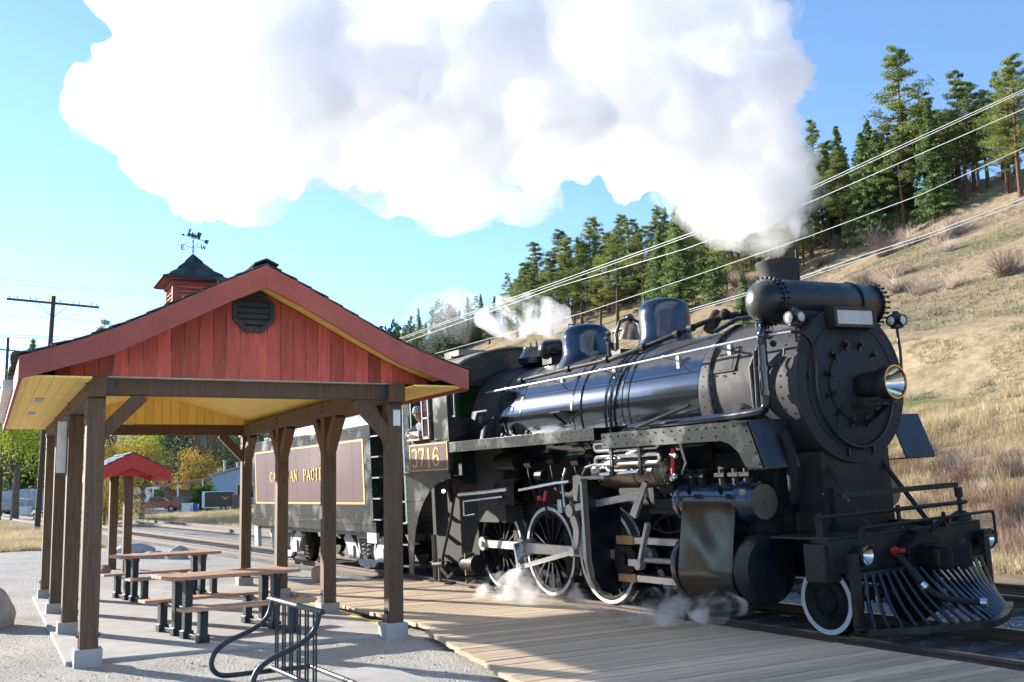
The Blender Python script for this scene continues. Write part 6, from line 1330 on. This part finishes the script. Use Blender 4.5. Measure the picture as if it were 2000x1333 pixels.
for u, v, s, i in SH:
    p = hit_ground(u, v)
    if p is None: continue
    o = bpy.data.objects.new('bare_shrub', TW[1 if (v > 850 and i % 2) else (0 if i % 3 else 2)]); COL.objects.link(o); o.location = p-Vector((0,0,.05)); o.scale = (s*1.1, s*1.1, s); o.rotation_euler.z = random.uniform(0, 6.28)
    SQ.append((u, v, o)); tag(o, ('leafless reddish shrub among others on the lower bank behind the locomotive front' if v > 850 else 'leafless twiggy shrub among others on the open upper slope'), 'shrub', 'bare shrubs on the lower bank' if v > 850 else 'bare shrubs on the upper slope')
LMB = LM; number([q for q in SQ if q[1] < 850], lambda q: 'leafless slope shrub'); LM = [(1850, 'behind the far valve chest'), (1900, 'behind the front deck rail'), (1950, 'behind the right ditch light'), (2100, 'at the right edge of the bank')]
number([q for q in SQ if q[1] > 850], lambda q: 'leafless bank shrub')
# grass blades
def blades(name, lab, n, sampler, hmin, hmax, m, seed, wd=.02):
    rnd = random.Random(seed); V, F, tn = [], [], []; k = 0; tries = 0
    while k < n and tries < n*6:
        tries += 1; p = sampler(rnd)
        if p is None: continue
        g = noise.noise(p*.25)*.8+.5; h0 = rnd.uniform(hmin, hmax)*(.6+.8*abs(noise.noise(p*.4)))
        for j in range(4):
            q = p+Vector((rnd.gauss(0, .08), rnd.gauss(0, .08), 0)); a = rnd.uniform(0, 6.28); b_ = Vector((cos(a), sin(a), 0))*wd*.5; t = Vector((rnd.gauss(0, .28), rnd.gauss(0, .28), 1))*h0*rnd.uniform(.6, 1.1); o = len(V); V += [q-b_, q+b_, q+t]; F.append((o, o+1, o+2)); tn.append(min(1, max(0, g+rnd.uniform(-.3, .3))))
        k += 1
    o = bpy.data.objects.new(name, treemesh(name, V, F, tn, m)); COL.objects.link(o); return tag(o, lab, 'grass', None, 'stuff')
def s_bank(r):
    x = r.uniform(-32, 12); y = 10.5+22*r.random()**1.3; p = Vector((x, y, HT(x, y)-.03)); q = p-CAMP; z = q.dot(CF)
    u = 1000+FPX*q.dot(CR)/z; return p if 1480 < u < 2080 and noise.noise(Vector((x*.5, y*.5, 0))) > -.25 else None
blades('dry_grass', 'dry golden grass on the bank behind the locomotive front', 26000, s_bank, .25, .6, 'straw', 1, .022)
def s_left(r):
    x = -26-62*r.random()**1.4; y = r.uniform(-16, 28)
    if -2.6 < y < 7.0: return None
    p = Vector((x, y, HT(x, y)-.02)); q = p-CAMP; z = q.dot(CF); u = 1000+FPX*q.dot(CR)/z
    e = 27+1.5*noise.noise(Vector((0, y*.4, 0)))
    return p if -60 < u < 560 and -x > e and noise.noise(Vector((x*.2, y*.2, 0))) > -.35 else None
blades('dry_grass', 'pale dry grass between the gravel yard and the far road', 30000, s_left, .3, .65, 'straw', 2, .03)
def s_hill(r):
    x = r.uniform(-150, 10); y = 44+72*r.random(); p = Vector((x, y, HT(x, y))); return p if noise.noise(Vector((x*.12, y*.12, 7))) > -.15 else None
blades('hill_sagebrush', 'low sagebrush and dry tufts scattered over the upper slope', 40000, s_hill, .18, .42, 'sage', 3, .06)
def s_low(r):
    x = r.uniform(-32, 12); y = 10.2+15*r.random()**1.2; p = Vector((x, y, HT(x, y)-.03)); q = p-CAMP; z = q.dot(CF); u = 1000+FPX*q.dot(CR)/z; return p if 1600 < u < 2080 and noise.noise(Vector((x*.6, y*.6, 9))) > .0 else None
blades('dry_weeds', 'tangled reddish dry weeds along the foot of the bank', 6500, s_low, .35, .9, 'twigr', 11, .014)
def s_cut(r):
    x = r.uniform(-60, 12); y = r.uniform(34, 46); p = Vector((x, y, HT(x, y)-.03)); return p if noise.noise(Vector((x*.3, y*.5, 4))) > .12 else None
blades('slope_tufts', 'sparse dry tufts on the bare cut slope', 11000, s_cut, .15, .4, 'sage', 12, .03)
t = leafy_variant(91, 1.9, 1.5, 60, .12, 'straw', 'shrub', 'round straw coloured bush in front of the pickup truck', lo=0); place(t, 277, 78)
# small stones on the gravel
V, F, tn = [], [], []; rnd = random.Random(9); bm = bmesh.new(); bmesh.ops.create_icosphere(bm, subdivisions=1, radius=1); iv = [v.co.copy() for v in bm.verts]; fi = [[v.index for v in f.verts] for f in bm.faces]; bm.free()
for i in range(9000):
    x = rnd.uniform(-1, 13); y = rnd.uniform(-11.5, -4.5) if i % 3 else rnd.uniform(-2.4, 2.8)
    if i % 3 and (-5.2 < x < 4.05 and y > -8.8): continue
    if i % 3 and y > -5.0: continue
    z = gz(x, y) if i % 3 else -.19
    if not i % 3 and y < -1.25: continue
    s = rnd.uniform(.004, .011)*(1 if rnd.random() < .9 else 1.8) if i % 3 else rnd.uniform(.015, .035); o = len(V); k = Vector((rnd.uniform(.7, 1.3), rnd.uniform(.7, 1.3), rnd.uniform(.4, .8)))
    V += [Vector((x+v.x*s*k.x, y+v.y*s*k.y, z+v.z*s*k.z+s*.2)) for v in iv]; F += [tuple(a+o for a in f) for f in fi]; tn += [rnd.random()]*len(fi)
o = bpy.data.objects.new('loose_stones', treemesh('loose_stones', V, F, tn, 'rock')); COL.objects.link(o); tag(o, 'loose stones scattered over the gravel and ballast', 'stones', None, 'stuff')
# fallen leaves
mb = MB(); rnd = random.Random(4)
for u, v in ((388, 1290), (325, 1150), (335, 1152), (322, 1158), (1010, 1210), (700, 1240)):
    d = at(u, v, 1)-CAMP; p = CAMP+d*((-.078-CAMP.z)/d.z)
    if v > 1240: p.z = -.115
    mb.prism([(-.03, -.02), (.0, -.03), (.04, 0), (.02, .03), (-.02, .035)], p, (1,0,.1), (0,1,.2), (0, 0, .003))
tag(mb.build('fallen_leaves', 'leafl'), 'a few small reddish fallen leaves on the pad and gravel', 'leaves', None, 'stuff')
# ------------------------------------------------ steam
def inside(x, y, P_):
    c = False; j = len(P_)-1
    for i in range(len(P_)):
        (a, b_), (c2, d) = P_[i], P_[j]
        if (b_ > y) != (d > y) and x < (c2-a)*(y-b_)/(d-b_)+a: c = not c
        j = i
    return c
def edist(x, y, P_):
    m_ = 1e9; p = Vector((x, y))
    for i in range(len(P_)):
        a = Vector(P_[i]); ab = Vector(P_[(i+1) % len(P_)])-a; t = max(0, min(1, (p-a).dot(ab)/ab.length_squared)); m_ = min(m_, (p-a-ab*t).length)
    return m_
def volmat(name, dens, col=(.995, .995, .998), an=.5):
    m = bpy.data.materials.new(name); m.use_nodes = True; n = m.node_tree; n.nodes.clear(); out = N(n, 'ShaderNodeOutputMaterial'); v = N(n, 'ShaderNodeVolumePrincipled')
    v.inputs['Color'].default_value = (*col, 1); v.inputs['Density'].default_value = dens; v.inputs['Anisotropy'].default_value = an; n.links.new(v.outputs[0], out.inputs['Volume']); return m
def wispmat(name, dens, sc_, thr=.50):
    m = volmat(name, dens); n = m.node_tree; v = [q for q in n.nodes if q.type == 'PRINCIPLED_VOLUME'][0]; tc = N(n, 'ShaderNodeTexCoord'); nz = N(n, 'ShaderNodeTexNoise'); nz.inputs['Scale'].default_value = sc_; nz.inputs['Detail'].default_value = 3; nz.inputs['Roughness'].default_value = .6; nz.inputs['Distortion'].default_value = .5
    n.links.new(tc.outputs['Object'], nz.inputs['Vector']); r = N(n, 'ShaderNodeMapRange'); r.inputs[1].default_value = thr-.08; r.inputs[2].default_value = thr+.14; r.inputs[4].default_value = dens; n.links.new(nz.outputs[0], r.inputs[0]); n.links.new(r.outputs[0], v.inputs['Density']); m.cycles.volume_step_rate = .12 if sc_ > 1.25 else .4; return m
def steam(name, lab, cat, OUT, n, rmin, rmax, depth, jit, dens, vox, disp, seed, grow=1.02, emin=10, wisp=0):
    rnd = random.Random(seed); xs = [p[0] for p in OUT]; ys = [p[1] for p in OUT]; bm = bmesh.new(); k = 0; tries = 0
    while k < n and tries < 20000:
        tries += 1; x, y = rnd.uniform(min(xs), max(xs)), rnd.uniform(min(ys), max(ys))
        if not inside(x, y, OUT): continue
        e = edist(x, y, OUT)
        if e < emin: continue
        r = min(e*grow, rnd.uniform(rmin, rmax)); d = depth(x, y)+rnd.uniform(-1, 1)*jit*min(1.5, e/60)
        bmesh.ops.create_icosphere(bm, subdivisions=2, radius=r*d/FPX, matrix=Matrix.Translation(at(x, y, d))); k += 1
    me = bpy.data.meshes.new(name); bm.to_mesh(me); bm.free(); o = bpy.data.objects.new(name, me); COL.objects.link(o)
    m = o.modifiers.new('remesh', 'REMESH'); m.mode = 'VOXEL'; m.voxel_size = vox
    for size, st, dp in disp:
        t = bpy.data.textures.new('billow', 'CLOUDS'); t.noise_scale = size; t.noise_depth = dp; q = o.modifiers.new('billow', 'DISPLACE'); q.texture = t; q.strength = st; q.mid_level = .5; q.texture_coords = 'GLOBAL'
    m = o.modifiers.new('remesh', 'REMESH'); m.mode = 'VOXEL'; m.voxel_size = vox; m.use_smooth_shade = True
    me.materials.append(wispmat(name, dens, wisp, .5 if wisp < 1.6 else .58) if wisp else volmat(name, dens)); return tag(o, lab, cat, None, 'stuff')
PL = [(1500,512),(1555,505),(1572,400),(1560,300),(1565,150),(1535,40),(1500,-80),(190,-80),(225,20),(245,80),(205,130),(168,185),(200,240),(258,300),(268,350),(340,392),(450,415),(540,372),(640,335),(700,355),(760,372),(830,402),(870,455),(895,400),(960,365),(1070,335),(1160,305),(1230,355),(1290,335),(1330,388),(1385,405),(1440,440),(1476,478),(1494,508)]
dp = lambda x, y: 14.3-(1520-x)/1400*6.0
steam('steam_plume', 'huge white steam plume rising from the chimney and rolling left across the sky', 'steam', PL, 460, 30, 105, dp, .9, 2.6, .05, ((1.3, .7, 1), (.5, .75, 2), (.2, .42, 2), (.09, .2, 2)), 3, .97)
HL = [(1490,515),(1562,508),(1590,380),(1575,260),(1575,100),(1545,0),(1530,-90),(180,-90),(215,10),(190,120),(155,185),(190,260),(250,330),(330,405),(460,435),(560,390),(660,360),(740,400),(820,430),(865,470),(910,430),(980,420),(1010,450),(1050,380),(1150,345),(1200,380),(1300,400),(1380,460),(1430,500)]
steam('steam_veil', 'thin ragged steam fringing the big plume', 'steam', HL, 260, 35, 110, dp, 1.1, 1.6, .14, ((.7, 1.2, 2),), 8, 1.15, 10, 1.2)
JV = [(1549,512),(1557,512),(1566,440),(1562,400),(1545,400),(1540,440)]
steam('safety_jet', 'narrow white jet of steam blowing straight up behind the chimney rim', 'steam', JV, 40, 4, 14, lambda x, y: 14.0, .02, 4.5, .03, ((.2, .08, 1),), 4, 1, 3)
SV = [(1138,632),(1110,600),(1060,585),(1030,560),(960,580),(930,620),(960,650),(1000,665),(1060,660),(1110,648)]
steam('steam_cloud', 'bright white puff of steam behind the steam dome', 'steam', SV, 60, 8, 26, lambda x, y: 18.9, .35, 6.0, .07, ((.8, .4, 2), (.25, .3, 2)), 5, 1.25, 4, 1.3)
SW = [(960,690),(950,620),(900,560),(840,570),(780,600),(760,640),(800,690),(880,700)]
steam('steam_wisp', 'faint mist of steam drifting over the trees left of the cab roof', 'steam', SW, 50, 12, 40, lambda x, y: 23, .7, .6, .15, ((1.2, 1.0, 2),), 6, 1.15, 8, .6)
LA = [(900,1160),(930,1125),(970,1132),(1010,1112),(1045,1105),(1075,1130),(1110,1140),(1160,1150),(1190,1185),(1120,1200),(1040,1195),(960,1190)]
steam('steam_wisp', 'sunlit steam drifting around the lower rear driving wheels', 'steam', LA, 190, 13, 36, lambda x, y: 16.2+(1000-x)*.012, .3, 5.5, .045, ((.4, .2, 2),), 7, 1.4, 4, 2.1)
LB = [(1150,1195),(1230,1160),(1300,1150),(1390,1160),(1480,1182),(1440,1208),(1360,1215),(1260,1218),(1180,1215)]
steam('steam_wisp', 'shaded bluish steam blowing low beneath the cylinder', 'steam', LB, 200, 14, 34, lambda x, y: 12.9+(1300-x)*.011, .3, 8.0, .045, ((.35, .2, 2),), 9, 1.4, 4, 2.6)
